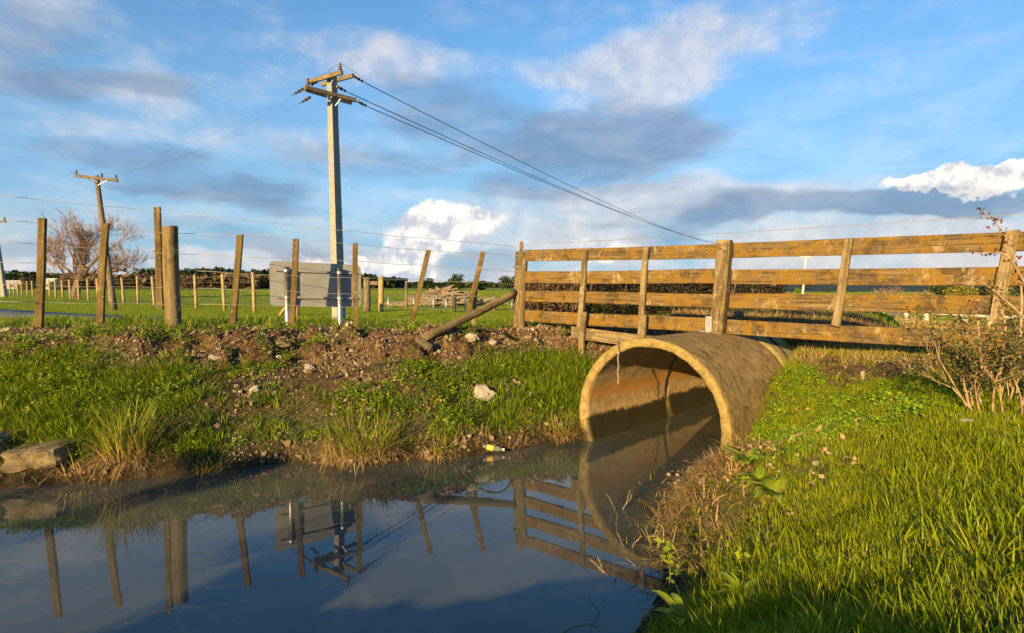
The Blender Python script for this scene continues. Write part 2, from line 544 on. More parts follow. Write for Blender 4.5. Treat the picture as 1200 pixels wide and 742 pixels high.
M = {}
M['rail_wood'] = wood_mat('rail_wood', (0.06, 0.038, 0.017), (0.145, 0.095, 0.044), (0.30, 0.235, 0.14), (0.225, 0.128, 0.015), 0.46)
M['post_wood'] = wood_mat('post_wood', (0.09, 0.06, 0.028), (0.20, 0.148, 0.075), (0.32, 0.26, 0.16), (0.18, 0.145, 0.03), 0.16, 20)
M['batten_wood'] = wood_mat('batten_wood', (0.07, 0.045, 0.018), (0.16, 0.108, 0.045), (0.25, 0.19, 0.105), (0.15, 0.12, 0.02), 0.30)
M['pale_batten'] = wood_mat('pale_batten', (0.11, 0.077, 0.036), (0.235, 0.175, 0.095), (0.35, 0.285, 0.185), (0.20, 0.15, 0.035), 0.16)
M['new_timber'] = wood_mat('new_timber', (0.26, 0.18, 0.085), (0.40, 0.29, 0.14), (0.46, 0.36, 0.21), (0.42, 0.33, 0.12), 0.02)
M['old_pole'] = wood_mat('old_pole', (0.10, 0.075, 0.055), (0.19, 0.15, 0.11), (0.27, 0.23, 0.18), (0.18, 0.16, 0.08), 0.0, 12)
M['dead_wood'] = wood_mat('dead_wood', (0.16, 0.12, 0.08), (0.32, 0.25, 0.17), (0.42, 0.36, 0.27), (0.28, 0.22, 0.12), 0.0)


def simple_mat(name, c0, c1, rough=0.7, scale=12.0, metallic=0.0, spec=0.3, bs=0.3, bd=0.005):
    m, t = material(name)
    v = objvec(t)
    a = t.noise(v, scale, 5, 0.6, 0.3)
    c = t.mix(t.rng(a, 0.35, 0.65), c0, c1)
    finish(t, c, rough, bump(t, t.noise(v, scale * 4, 4, 0.6), bs, bd), spec, metallic)
    return m


M['galv'] = simple_mat('galvanised_steel', (0.30, 0.32, 0.34), (0.42, 0.44, 0.46), 0.45, 30, 0.85)
M['sign_back'] = simple_mat('sign_back_aluminium', (0.235, 0.235, 0.24), (0.275, 0.275, 0.28), 0.6, 5, 0.0, 0.3, 0.0)
M['concrete_pole'] = simple_mat('pole_concrete', (0.20, 0.20, 0.19), (0.28, 0.275, 0.26), 0.85, 9)
M['wire'] = simple_mat('wire_steel', (0.22, 0.21, 0.20), (0.34, 0.33, 0.31), 0.5, 30, 0.6)
M['cable'] = simple_mat('dark_cable', (0.045, 0.045, 0.05), (0.075, 0.075, 0.08), 0.6, 30)
M['hose'] = simple_mat('black_hose', (0.018, 0.017, 0.016), (0.05, 0.045, 0.035), 0.55, 20)
M['porcelain'] = simple_mat('brown_porcelain', (0.05, 0.035, 0.03), (0.10, 0.07, 0.055), 0.3, 20, 0, 0.5)
M['white_paint'] = simple_mat('white_paint', (0.46, 0.45, 0.42), (0.56, 0.55, 0.52), 0.6, 14)
M['rust_chain'] = simple_mat('dull_chain', (0.30, 0.24, 0.16), (0.46, 0.38, 0.27), 0.6, 60, 0.3)
M['black_post'] = simple_mat('charred_post', (0.035, 0.03, 0.027), (0.07, 0.06, 0.05), 0.9, 20)


def rock_mat(name, c0, c1, c2):
    m, t = material(name)
    v = objvec(t)
    a = t.noise(v, 9, 6, 0.65, 0.4)
    b = t.noise(v, 40, 4, 0.7)
    c = t.mix(t.rng(a, 0.35, 0.65), c0, c1)
    c = t.mix(t.rng(b, 0.55, 0.75, 0, 0.6), c, c2)
    finish(t, c, 0.85, bump(t, t.m('ADD', a, t.m('MULTIPLY', b, 0.5)), 0.6, 0.012), 0.2)
    return m


M['rock'] = rock_mat('pale_rock', (0.25, 0.22, 0.18), (0.42, 0.38, 0.32), (0.16, 0.14, 0.10))
M['slab'] = rock_mat('old_concrete', (0.09, 0.07, 0.04), (0.20, 0.155, 0.09), (0.045, 0.045, 0.022))
m_, t_ = material('gravel_stone')
rn_ = t_.n('ShaderNodeObjectInfo').outputs['Random']
cr_ = t_.n('ShaderNodeValToRGB', {0: rn_})
for i, (p, c) in enumerate(((0, (0.06, 0.036, 0.02)), (0.35, (0.14, 0.09, 0.05)), (0.6, (0.23, 0.17, 0.11)), (0.85, (0.34, 0.28, 0.20)), (1, (0.50, 0.45, 0.37)))):
    e_ = cr_.color_ramp.elements[i] if i < 2 else cr_.color_ramp.elements.new(p)
    e_.position = p; e_.color = (*c, 1)
finish(t_, t_.mix(0.3, cr_.outputs[0], (0.2, 0.13, 0.08)), 0.9, bump(t_, t_.noise(t_.n('ShaderNodeTexCoord').outputs['Object'], 4, 4), 0.5, 0.1), 0.15)
M['gravel'] = m_


def leaf_mat(name, cols, trans=0.35, rough=0.5, obj_rnd=0.5, dry=None):
    """foliage: colour varies per blade (rnd) and per plant; light passes through the leaf"""
    m, t = material(name)
    rnd = t.attr('rnd')
    orn = t.n('ShaderNodeObjectInfo').outputs['Random']
    f = t.m('FRACT', t.m('ADD', t.m('MULTIPLY', rnd, 1 - obj_rnd), t.m('MULTIPLY', orn, obj_rnd)))
    cr = t.n('ShaderNodeValToRGB', {0: f})
    for i, c in enumerate(cols):
        p = i / (len(cols) - 1)
        e = cr.color_ramp.elements[i] if i < 2 else cr.color_ramp.elements.new(p)
        e.position = p; e.color = (*c, 1)
    # keep the two built-in stops in order
    c = cr.outputs[0]
    if dry is not None:
        c = t.mix(t.m('MULTIPLY', t.rng(t.attr('h'), 0.40, 0.0), t.rng(f, 0.2, 0.8, 0.2, 0.8)), c, dry)
    b = t.n('ShaderNodeBsdfPrincipled', {'Base Color': c, 'Roughness': rough, 'Specular IOR Level': 0.25})
    tr = t.n('ShaderNodeBsdfTranslucent', {'Color': t.n('ShaderNodeMix', {0: 1.0, 6: c, 7: (1.25, 1.2, 0.7, 1)}, data_type='RGBA', blend_type='MULTIPLY').outputs[2]})
    mx = t.n('ShaderNodeMixShader', {0: trans, 1: b.outputs[0], 2: tr.outputs[0]})
    t.n('ShaderNodeOutputMaterial', {0: mx.outputs[0]})
    return m


M['grass'] = leaf_mat('grass_blades', [(0.105, 0.165, 0.008), (0.20, 0.27, 0.009), (0.30, 0.335, 0.012), (0.40, 0.345, 0.03)], 0.48, 0.45, 0.5, (0.20, 0.16, 0.06))
M['bank_grass'] = leaf_mat('bank_grass', [(0.035, 0.08, 0.008), (0.10, 0.175, 0.010), (0.20, 0.265, 0.012), (0.33, 0.32, 0.025)], 0.35, 0.45, 0.5, (0.17, 0.13, 0.05))
M['field_grass'] = leaf_mat('field_grass', [(0.09, 0.17, 0.012), (0.15, 0.23, 0.015), (0.20, 0.24, 0.02), (0.27, 0.24, 0.04)], 0.4, 0.5, 0.6)
M['clover'] = leaf_mat('clover_leaf', [(0.09, 0.19, 0.010), (0.16, 0.27, 0.012), (0.26, 0.34, 0.02)], 0.35, 0.4, 0.5)
M['tussock'] = leaf_mat('tussock_blade', [(0.12, 0.18, 0.015), (0.21, 0.25, 0.02), (0.30, 0.29, 0.04), (0.38, 0.29, 0.09)], 0.4, 0.5, 0.1, (0.36, 0.22, 0.08))
M['straw'] = leaf_mat('dead_stems', [(0.14, 0.08, 0.032), (0.30, 0.19, 0.08), (0.45, 0.31, 0.14), (0.55, 0.43, 0.23)], 0.15, 0.7, 0.4)
M['litter'] = leaf_mat('dead_leaf', [(0.22, 0.12, 0.05), (0.35, 0.22, 0.12), (0.46, 0.33, 0.22)], 0.15, 0.7, 0.5)
M['weed'] = leaf_mat('weed_leaf', [(0.14, 0.21, 0.015), (0.24, 0.31, 0.02), (0.34, 0.36, 0.03)], 0.35, 0.4, 0.3)
M['shrub_leaf'] = leaf_mat('shrub_leaf', [(0.05, 0.08, 0.018), (0.10, 0.12, 0.03), (0.17, 0.13, 0.03), (0.25, 0.11, 0.03)], 0.25, 0.4, 0.1)
M['shrub_stem'] = simple_mat('shrub_stem', (0.20, 0.13, 0.075), (0.36, 0.26, 0.16), 0.8, 20)
M['red_leaf'] = leaf_mat('whip_leaf', [(0.07, 0.05, 0.03), (0.14, 0.06, 0.03), (0.20, 0.06, 0.03)], 0.2, 0.45, 0.1)
M['tree_bark'] = simple_mat('tree_bark', (0.10, 0.07, 0.05), (0.20, 0.14, 0.10), 0.9, 8)
M['twig'] = simple_mat('bare_twig', (0.17, 0.105, 0.075), (0.27, 0.17, 0.12), 0.85, 3)
M['tree_leaf'] = leaf_mat('tree_foliage', [(0.02, 0.035, 0.012), (0.04, 0.06, 0.018), (0.07, 0.08, 0.025)], 0.2, 0.6, 0.3)
M['pine_leaf'] = leaf_mat('pine_foliage', [(0.012, 0.022, 0.012), (0.022, 0.036, 0.016), (0.04, 0.05, 0.022)], 0.1, 0.6, 0.3)
M['brown_leaf'] = leaf_mat('brown_foliage', [(0.06, 0.042, 0.025), (0.11, 0.075, 0.04), (0.16, 0.11, 0.055)], 0.2, 0.6, 0.3)
M['gold_leaf'] = leaf_mat('golden_foliage', [(0.14, 0.14, 0.02), (0.22, 0.20, 0.03), (0.28, 0.24, 0.05)], 0.3, 0.6, 0.1)
M['hedge_leaf'] = leaf_mat('hedge_twigs', [(0.014, 0.012, 0.008), (0.026, 0.022, 0.013), (0.05, 0.037, 0.02)], 0.1, 0.7, 0.1)

# ground: soil and turf by what covers it
m_, t_ = material('ground_soil')
pos_ = t_.n('ShaderNodeNewGeometry').outputs['Position']
n1 = t_.noise(pos_, 3.0, 6, 0.62, 0.3)
n2 = t_.noise(pos_, 22.0, 6, 0.68, 0.2)
n3 = t_.noise(pos_, 90.0, 3, 0.6)
turf = t_.mix(t_.rng(n2, 0.35, 0.65), (0.035, 0.04, 0.014), (0.095, 0.09, 0.03))
turf = t_.mix(t_.rng(n1, 0.5, 0.75, 0, 0.45), turf, (0.10, 0.07, 0.035))
soil = t_.mix(t_.rng(n2, 0.35, 0.68), (0.032, 0.020, 0.011), (0.14, 0.086, 0.045))
soil = t_.mix(t_.rng(n3, 0.55, 0.75, 0, 0.6), soil, (0.25, 0.18, 0.12))
mud = t_.mix(t_.rng(n2, 0.4, 0.7), (0.022, 0.016, 0.010), (0.07, 0.05, 0.03))
field = t_.mix(t_.rng(t_.noise(pos_, 0.35, 5, 0.6), 0.35, 0.65), (0.095, 0.17, 0.02), (0.15, 0.21, 0.035))
field = t_.mix(t_.rng(t_.noise(pos_, 0.06, 4, 0.6), 0.45, 0.65, 0, 0.6), field, (0.14, 0.145, 0.045))
c_ = t_.mix(t_.attr('soil'), turf, soil)
c_ = t_.mix(t_.attr('mud'), c_, mud)
c_ = t_.mix(t_.attr('field'), c_, field)
hgt = t_.m('ADD', t_.m('MULTIPLY', n2, 0.7), t_.m('MULTIPLY', n3, 0.3))
finish(t_, c_, 0.95, bump(t_, hgt, 0.7, 0.03), 0.1)
M['ground'] = m_


# ------------------------------------------------------------------ ground sheet, water, road
def axis(lo, hi, step, far_lo, far_hi):
    a = list(np.arange(lo, hi, step))
    s, p = step, lo
    left = []
    while p > far_lo:
        s *= 1.22; p -= s; left.append(p)
    s, p = step, a[-1]
    right = []
    while p < far_hi:
        s *= 1.18; p += s; right.append(p)
    return np.array(left[::-1] + a + right)


gx = axis(-6.4, 5.0, 0.036, -4000, 4000)
gy = axis(1.0, 9.6, 0.036, -300, 9000)
GX, GY = np.meshgrid(gx, gy)
Z, sd, wr, face, behind, ps, plat, pzp = land(GX.ravel(), GY.ravel(), masks=True)
nx, ny = len(gx), len(gy)
i0 = (np.arange(ny - 1)[:, None] * nx + np.arange(nx - 1)[None]).ravel()
quads = np.stack([i0, i0 + 1, i0 + nx + 1, i0 + nx], 1)
# the culvert is hollow: no earth inside it
inner = (ps > -0.02) & (ps < 6.0) & (np.abs(plat) < PR - 0.02) & (Z < pzp - 0.015)
quads = quads[~inner[quads].all(1)]
fieldm = sstep(1.6, 4.5, behind)
soilm = np.clip(face * 1.2 + sstep(0.15, 0.55, fbm(GX.ravel() * 1.3, GY.ravel() * 1.3, 4, 41)) * (1 - wr) * 0.8 * sstep(0.4, 0.9, sd), 0, 1)
soilm = np.maximum(soilm, (1 - wr) * sstep(1.55, 1.8, sd) * (1 - sstep(0.4, 1.5, behind)))
soilm = np.maximum(soilm, sstep(0.9, 0.4, np.abs(behind)) * 0.9)
soilm = np.maximum(soilm, sstep(2.3, 2.7, ps) * sstep(2.2, 1.2, np.abs(plat)) * (1 - sstep(5, 6, ps)) * (behind > 0))
bare_ = np.exp(-(((GX.ravel() + 2.5) / 0.95) ** 2 + ((sd - 1.1) / 0.45) ** 2)) + np.exp(-(((GX.ravel() + 1.1) / 0.8) ** 2 + ((sd - 0.9) / 0.4) ** 2))
soilm = np.maximum(soilm, np.clip(bare_ * 1.3, 0, 1) * (1 - wr) * (behind < 0))
mudm = sstep(0.22, 0.02, sd)
ground = link('ground', np_mesh('ground', np.stack([GX.ravel(), GY.ravel(), Z], 1), quads,
              {'soil': soilm, 'mud': mudm, 'field': fieldm}, smooth=True), M['ground'])
tag(ground, kind='structure')

# murky, nearly still water
m_, t_ = material('creek_water')
pos_ = t_.n('ShaderNodeNewGeometry').outputs['Position']
rip = t_.m('ADD', t_.noise(t_.scalevec(pos_, (1.0, 1.0, 1.0)), 5.0, 3, 0.5, 0.3), t_.m('MULTIPLY', t_.noise(pos_, 1.3, 2, 0.5), 1.2))
silt = t_.mix(t_.rng(t_.noise(pos_, 2.2, 5, 0.6, 0.5), 0.35, 0.7), (0.050, 0.056, 0.050), (0.074, 0.077, 0.066))
finish(t_, silt, 0.015, bump(t_, rip, 0.012, 0.02), 0.5, 0.0, IOR=1.55)
M['water'] = m_
wx = np.linspace(-70, 6.5, 2); wy = np.linspace(-4.4, 12.5, 2)
water = link('water', np_mesh('water', [(-70, -4.4, 0), (6.5, -4.4, 0), (6.5, 12.5, 0), (-70, 12.5, 0)], [[0, 1, 2, 3]]), M['water'])
tag(water, kind='structure')

# narrow country road
m_, t_ = material('road_asphalt')
pos_ = t_.n('ShaderNodeNewGeometry').outputs['Position']
n1 = t_.noise(pos_, 0.8, 5, 0.6)
c_ = t_.mix(t_.rng(t_.noise(pos_, 40, 3, 0.7), 0.35, 0.65), (0.075, 0.072, 0.07), (0.14, 0.135, 0.13))
c_ = t_.mix(t_.rng(n1, 0.45, 0.65, 0, 0.5), c_, (0.15, 0.14, 0.125))
finish(t_, c_, t_.rng(n1, 0.3, 0.55, 0.35, 0.8), None, 0.4)
M['road'] = m_
RC = [(-75, 66), (-45, 43), (-25, 29), (-14, 22.6), (-6, 20.2), (0, 19.9), (5, 20.5), (9.5, 22.4), (14.3, 26), (24, 35), (50, 60), (110, 125)]


def spline(P, n=8):
    P = [np.array(p, float) for p in P]
    out = []
    for i in range(len(P) - 1):
        p0, p1, p2, p3 = P[max(i - 1, 0)], P[i], P[i + 1], P[min(i + 2, len(P) - 1)]
        for k in range(n):
            t = k / n
            out.append(0.5 * ((2 * p1) + (-p0 + p2) * t + (2 * p0 - 5 * p1 + 4 * p2 - p3) * t * t + (-p0 + 3 * p1 - 3 * p2 + p3) * t ** 3))
    out.append(P[-1])
    return np.array(out)


rc = spline(RC)
tn = np.gradient(rc, axis=0); tn /= np.linalg.norm(tn, axis=1)[:, None]
nr = np.stack([-tn[:, 1], tn[:, 0]], 1)
V, F = [], []
for i in range(len(rc)):
    for k, (o, h) in enumerate(((-1.7, -0.06), (-1.62, 0.025), (0, 0.05), (1.62, 0.025), (1.7, -0.06))):
        V.append((*(rc[i] + nr[i] * o), FIELD_Z + h))
for i in range(len(rc) - 1):
    for k in range(4):
        F.append((i * 5 + k + 1, i * 5 + k, i * 5 + 5 + k, i * 5 + 6 + k))
tag(link('road', np_mesh('road', V, F, smooth=True), M['road']), kind='structure')


# ------------------------------------------------------------------ culvert
def P3(s, lat, z):
    q = PC + PAX * s + PLAT * lat
    return (q[0], q[1], z)


m_, t_ = material('culvert_concrete')
co = t_.n('ShaderNodeTexCoord').outputs['Object']      # x crosswise, y along the pipe, z up from the water
n1 = t_.noise(co, 3.5, 10, 0.74, 0.4)
n2 = t_.noise(co, 14.0, 8, 0.74, 0.3)
n3 = t_.noise(co, 70.0, 5, 0.68)
strk = t_.noise(t_.scalevec(co, (4.0, 15.0, 15.0)), 1.0, 9, 0.74, 0.5)
zc = t_.n('ShaderNodeSeparateXYZ', {0: co}).outputs[2]
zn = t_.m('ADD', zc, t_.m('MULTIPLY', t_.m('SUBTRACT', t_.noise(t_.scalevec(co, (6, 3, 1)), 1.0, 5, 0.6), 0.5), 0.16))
old = t_.mix(t_.rng(strk, 0.33, 0.68), (0.13, 0.09, 0.03), (0.29, 0.205, 0.085))
old = t_.mix(t_.rng(n3, 0.58, 0.74, 0, 0.55), old, (0.30, 0.24, 0.15))
old = t_.mix(t_.rng(n1, 0.56, 0.72, 0, 0.6), old, (0.06, 0.045, 0.026))
old = t_.mix(t_.rng(t_.noise(t_.vm('ADD', co, (3.1, 1.7, 5.3)), 5.0, 9, 0.76, 0.4), 0.53, 0.62, 0, 0.7), old, (0.05, 0.038, 0.02))
old = t_.mix(t_.rng(t_.noise(t_.vm('ADD', co, (9.1, 4.7, 2.3)), 7.0, 9, 0.78, 0.5), 0.56, 0.64, 0, 0.75), old, (0.33, 0.25, 0.10))
lip = t_.mix(t_.rng(n2, 0.35, 0.65), (0.16, 0.115, 0.038), (0.31, 0.23, 0.085))
lip = t_.mix(t_.rng(n1, 0.55, 0.7, 0, 0.5), lip, (0.14, 0.095, 0.035))
inn = t_.mix(t_.rng(n2, 0.35, 0.68), (0.29, 0.20, 0.095), (0.46, 0.34, 0.18))
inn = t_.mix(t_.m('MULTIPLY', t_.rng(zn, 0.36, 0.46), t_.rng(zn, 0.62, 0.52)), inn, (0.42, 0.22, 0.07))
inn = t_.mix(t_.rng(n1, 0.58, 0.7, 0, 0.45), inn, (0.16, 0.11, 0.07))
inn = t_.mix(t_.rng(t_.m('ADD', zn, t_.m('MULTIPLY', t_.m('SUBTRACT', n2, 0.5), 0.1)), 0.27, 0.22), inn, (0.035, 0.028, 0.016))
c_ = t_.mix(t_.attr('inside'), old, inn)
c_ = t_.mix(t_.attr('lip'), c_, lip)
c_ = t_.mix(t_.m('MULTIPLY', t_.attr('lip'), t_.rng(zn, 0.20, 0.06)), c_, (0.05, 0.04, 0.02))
c_ = t_.mix(t_.attr('yellow'), c_, t_.mix(t_.rng(n2, 0.35, 0.65), (0.20, 0.165, 0.06), (0.30, 0.25, 0.11)))
hh = t_.m('ADD', t_.m('MULTIPLY', n2, 0.8), t_.m('MULTIPLY', n3, 0.4))
wetr = t_.rng(zn, 0.15, 0.35, 0.5, 0.9)
finish(t_, c_, wetr, bump(t_, hh, 0.6, 0.012), 0.25)
M['culvert'] = m_

culvert = empty('culvert', P3(0, 0, 0), 'large concrete pipe culvert opening onto the creek below the rail fence', 'culvert')


def pipe_section(s0, s1, Ro, wall, yellow, n=112, ns=26):
    prof = []                                           # (radius, s, lip, inside)
    Ri = Ro - wall
    c = 0.012
    prof += [(Ro - 0.0, s1, 0, 0)]
    for k in range(ns):
        prof.append((Ro, s1 + (s0 + c - s1) * (k + 1) / ns, 0, 0))
    prof += [(Ro - c, s0, 1, 0), (Ro - wall / 2, s0, 1, 0), (Ri + c, s0, 1, 0), (Ri, s0 + c, 0.4, 1)]
    for k in range(ns):
        prof.append((Ri, s0 + c + (s1 - s0 - c) * (k + 1) / ns, 0, 1))
    m = len(prof)
    V = np.zeros((m * n, 3)); A = np.zeros((m * n, 3))
    th = np.arange(n) / n * 2 * math.pi
    for j, (r_, s_, l_, i_) in enumerate(prof):
        rr = r_ + 0.006 * fbm(th * 9.0, np.full(n, s_ * 5.0 + 3 * i_), 3, 7) + (0.010 * fbm(th * 9, np.full(n, 0.7 * j), 3, 8) + 0.008 * fbm(th * 26, np.full(n, 1.7 * j), 2, 18) if l_ else 0)
        if i_:   # fouling that roughens the pipe near the water line
            rr = rr - 0.012 * sstep(0.30, 0.18, PZ + r_ * np.sin(th)) * (0.6 + 0.8 * np.abs(fbm(th * 60, np.full(n, s_ * 40), 2, 13)))
        V[j * n:(j + 1) * n, 0] = rr * np.cos(th)
        V[j * n:(j + 1) * n, 1] = s_
        V[j * n:(j + 1) * n, 2] = PZ + rr * np.sin(th)
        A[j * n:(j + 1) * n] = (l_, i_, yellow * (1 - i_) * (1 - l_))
    j, k = np.meshgrid(np.arange(m - 1), np.arange(n), indexing='ij')
    k2 = (k + 1) % n
    F = np.stack([j * n + k, j * n + k2, (j + 1) * n + k2, (j + 1) * n + k], -1).reshape(-1, 4)[:, ::-1]
    o = link('pipe_section', np_mesh('pipe_section', V, F, {'lip': A[:, 0], 'inside': A[:, 1], 'yellow': A[:, 2]}, smooth=True), M['culvert'])
    o.parent = culvert
    return o


culvert.rotation_euler = (0, 0, math.atan2(PAX[1], PAX[0]) - math.pi / 2)
# local x must run along PLAT (to the right of the axis)
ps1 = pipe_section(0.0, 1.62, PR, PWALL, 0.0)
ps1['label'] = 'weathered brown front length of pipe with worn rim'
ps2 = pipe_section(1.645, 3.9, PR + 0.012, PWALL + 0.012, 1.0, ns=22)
ps2['label'] = 'yellowed second length of pipe behind the joint'
ps3 = pipe_section(3.92, 6.3, PR, PWALL, 0.2, ns=16)
mb = MB()
tr = []
for k in range(65):
    th = 2 * math.pi * k / 64
    tr.append((PR - PWALL - 0.001) * math.cos(th)); tr.append((PR - PWALL - 0.001) * math.sin(th))
o = MB().tube([(tr[2 * k], 1.632, PZ + tr[2 * k + 1]) for k in range(65)], 0.016, 6).build('joint_seal', M['hose'], None, True)
o.parent = culvert

# light chain hanging from the rim
c0 = Vector(P3(-0.012, (725 - 766) / 128.0, 0)); thc = math.acos((725 - 766) / 128.0 / (PR - 0.04))
ch_top = Vector(P3(-0.015, (PR - 0.02) * math.cos(thc), PZ + (PR - 0.02) * math.sin(thc)))
chain = empty('hanging_chain', ch_top, 'thin pale chain hanging down inside the left of the culvert mouth', 'chain')
lm = None
zc_ = ch_top.z - 0.03
for k in range(17):
    mb = MB()
    pts = []
    for q in range(9):
        a = 2 * math.pi * q / 8
        pts.append((0.0065 * math.cos(a), 0, 0.013 * math.sin(a)))
    if lm is None:
        lk = mb.tube(pts, 0.0028, 5, False).build('chain_link', M['rust_chain'], None, True)
        lm = lk.data
    else:
        lk = link('chain_link', lm, None)
    lk.parent = chain
    lk.location = (0.004 * math.sin(k), -0.028, zc_ - ch_top.z - k * 0.0205)
    lk.rotation_euler = (0, 0, (k % 2) * 1.4 + 0.3)
hk = MB().tube([ch_top + Vector(v) for v in ((0.0, 0.05, 0.035), (0, 0.0, 0.04), (0, -0.03, 0.03), (0, -0.032, 0.0), (0, -0.028, -0.025))], 0.005, 6).build('hook_wire', M['hose'], chain, True)


# ------------------------------------------------------------------ rail fence across the culvert
FA, FB = Vector((0.12, 8.36, 0)), Vector((3.8, 5.1, 0))
fdir = (FB - FA).normalized()
fnor = Vector((fdir.y, -fdir.x, 0))                    # towards the camera
if fnor.y > 0: fnor = -fnor


def on_fence(px, off=0.0):
    """distance along the fence line at a photo column"""
    k = (px - 600) / FPX / math.cos(PITCH)
    base = FA + fnor * off
    u = (k * base.y - base.x) / (fdir.x - k * fdir.y)
    return u


def fpt(u, z, off=0.0):
    p = FA + fdir * u + fnor * off
    return Vector((p.x, p.y, z))


rail_fence = empty('rail_fence', (*fpt(on_fence(847), 0).xy, 1.08), 'weathered orange-lichened timber rail fence crossing over the culvert', 'fence')
u_mid = on_fence(848)
tops = [(2.10, 2.03), (1.80, 1.765), (1.53, 1.51), (1.27, 1.225)]
u_end = (FB - FA).length
for k, (z0, z1) in enumerate(tops):
    def rz(u): return z0 + (z1 - z0) * u / u_end - 0.08
    o1 = random.uniform(-0.006, 0.006)
    beam('rail', fpt(0.07, rz(0.07), -0.02 + o1), fpt(u_mid - 0.004, rz(u_mid) + o1, -0.045), 0.155 + o1, 0.045, M['rail_wood'], rail_fence, (0, 0, 1), 24, 0.004, 0.008)
    beam('rail', fpt(u_mid + 0.004, rz(u_mid) - 0.004, -0.045), fpt(u_end + 2.2, rz(u_end + 2.2) + 0.02, -0.04), 0.158 - o1, 0.045, M['rail_wood'], rail_fence, (0, 0, 1), 30, 0.004, 0.012)
# short board near the ground on the left of the pipe
u0, u1 = on_fence(672), on_fence(800)
beam('rail', fpt(u0, 1.045 - 0.05, 0.03), fpt(u1, 1.02 - 0.09, 0.03), 0.15, 0.04, M['pale_batten'], rail_fence, (0, 0, 1), 14, 0.004, 0.004)
# main post bolted to the pipe
ub = on_fence(841, 0.08); ut = on_fence(847.5, 0.08)
post_main = beam('post', fpt(ub, 1.07, 0.075), fpt(ut, 2.085, 0.075), 0.14, 0.11, M['post_wood'], rail_fence, fdir, 14, 0.006, 0.004)
post_main['label'] = 'heavy square post standing on top of the pipe'
for dx in (-0.115,):
    bb = MB()
    q = fpt(ub + dx, 0, 0.10)
    zb = 1.105
    bb.box((q.x, q.y, zb), (0.11, 0.09, 0.010), Matrix.Rotation(math.atan2(fdir.y, fdir.x), 3, 'Z'))
    bb.box((*(fpt(ub + dx + 0.045, 0, 0.145)).xy, zb + 0.085), (0.07, 0.008, 0.165), Matrix.Rotation(math.atan2(fdir.y, fdir.x), 3, 'Z'))
    bk = bb.build('steel_bracket', M['galv'], rail_fence)
    bk['label'] = 'galvanised angle bracket at the foot of the post'
# end post on the far right, out of view
beam('post', fpt(u_end + 2.25, 0.6, 0.075), fpt(u_end + 2.25, 2.05, 0.075), 0.15, 0.12, M['post_wood'], rail_fence, fdir, 10, 0.006)


def fbatten(tx, ty, bx, by, wpx, depth, mat, off, name='batten'):
    ut, ub_ = on_fence(tx, off), on_fence(bx, off)
    pt = at(tx, ty, D=fpt(ut, 0, off).y); pb = at(bx, by, D=fpt(ub_, 0, off).y)
    wd = wpx / FPX * pt.y
    return beam(name, pb, pt, wd, depth, mat, rail_fence, fdir, 12, 0.004, 0.006, endcut=0.01)


fbatten(685.5, 293, 679, 393, 6.5, 0.04, M['pale_batten'], 0.02)
fbatten(684.5, 366, 681.5, 414, 6.5, 0.045, M['pale_batten'], 0.085)
fbatten(757.5, 290, 750.5, 396, 7, 0.04, M['pale_batten'], 0.02)
fbatten(755, 369, 752.5, 397, 6.5, 0.045, M['pale_batten'], 0.075)
fbatten(995.5, 279, 979, 382, 9, 0.04, M['pale_batten'], 0.02)
fbatten(1187, 270, 1166, 378, 13, 0.045, M['pale_batten'], 0.02)

# ------------------------------------------------------------------ post and wire fence along the crest
wire_fence = empty('wire_fence', (-2.0, 7.6, 1.0), 'leaning post and wire fence of mossy battens along the dirt bank', 'fence')
strainer = beam('strainer_post', at(608.5, 391, D=8.36), at(611, 295, D=8.36), 0.185, 0.185, M['post_wood'], wire_fence, None, 14, 0.005, 0.004, round_n=18, taper=0.93)
strainer['label'] = 'thick round end post where the wires meet the rails'
sb = beam('batten', at(611, 312, D=8.44), at(611, 283, D=8.44), 0.05, 0.035, M['batten_wood'], wire_fence, None, 4, 0.002)
beam('wire_band', strainer.matrix_basis.translation + Vector((0, 0, 0.92)), strainer.matrix_basis.translation + Vector((0.002, 0, 0.932)), 0.192, 0.192, M['wire'], wire_fence, None, 1, 0.0, 0, round_n=18)
brace = beam('brace', hit(497, 403, 0.06), at(605, 343, D=8.33), 0.105, 0.105, M['post_wood'], wire_fence, None, 12, 0.004, 0.006, round_n=14)
brace['label'] = 'round diagonal brace leaning from the ground to the end post'
posts = [  # top px, base px, depth, width, thickness, round, material
    (50, 256, 46, 383, 7.00, 0.083, 0.05, 0, 'batten_wood'),
    (124, 262, 117, 386, 7.18, 0.082, 0.05, 0, 'batten_wood'),
    (184.5, 243, 188, 362.5, 7.42, 0.075, 0.045, 0, 'batten_wood'),
    (199, 265.5, 205, 402, 7.22, 0.178, 0.178, 16, 'post_wood'),
    (281, 275, 272, 393, 7.47, 0.075, 0.045, 0, 'batten_wood'),
    (347, 280, 341, 391, 7.62, 0.072, 0.045, 0, 'batten_wood'),
    (416.5, 285, 417, 393, 7.72, 0.066, 0.045, 0, 'batten_wood'),
    (502.5, 293, 479, 391, 8.0, 0.068, 0.045, 0, 'batten_wood'),
    (566, 295, 549, 366, 8.1, 0.068, 0.045, 0, 'batten_wood'),
    (558, 335, 553.5, 388, 8.25, 0.05, 0.035, 0, 'pale_batten'),
]
for (tx, ty, bx, by, D, wd, th_, rn, mt) in posts:
    pb, pt = at(bx, by, D=D), at(tx, ty, D=D)
    o = beam('post' if rn else 'batten', pb, pt, wd, th_, M[mt], wire_fence, (1, 0.15, 0), 12, 0.004, 0.006, round_n=rn, taper=0.97, endcut=0.006)
    if rn: o['label'] = 'stout round post standing at the edge of the dirt face'
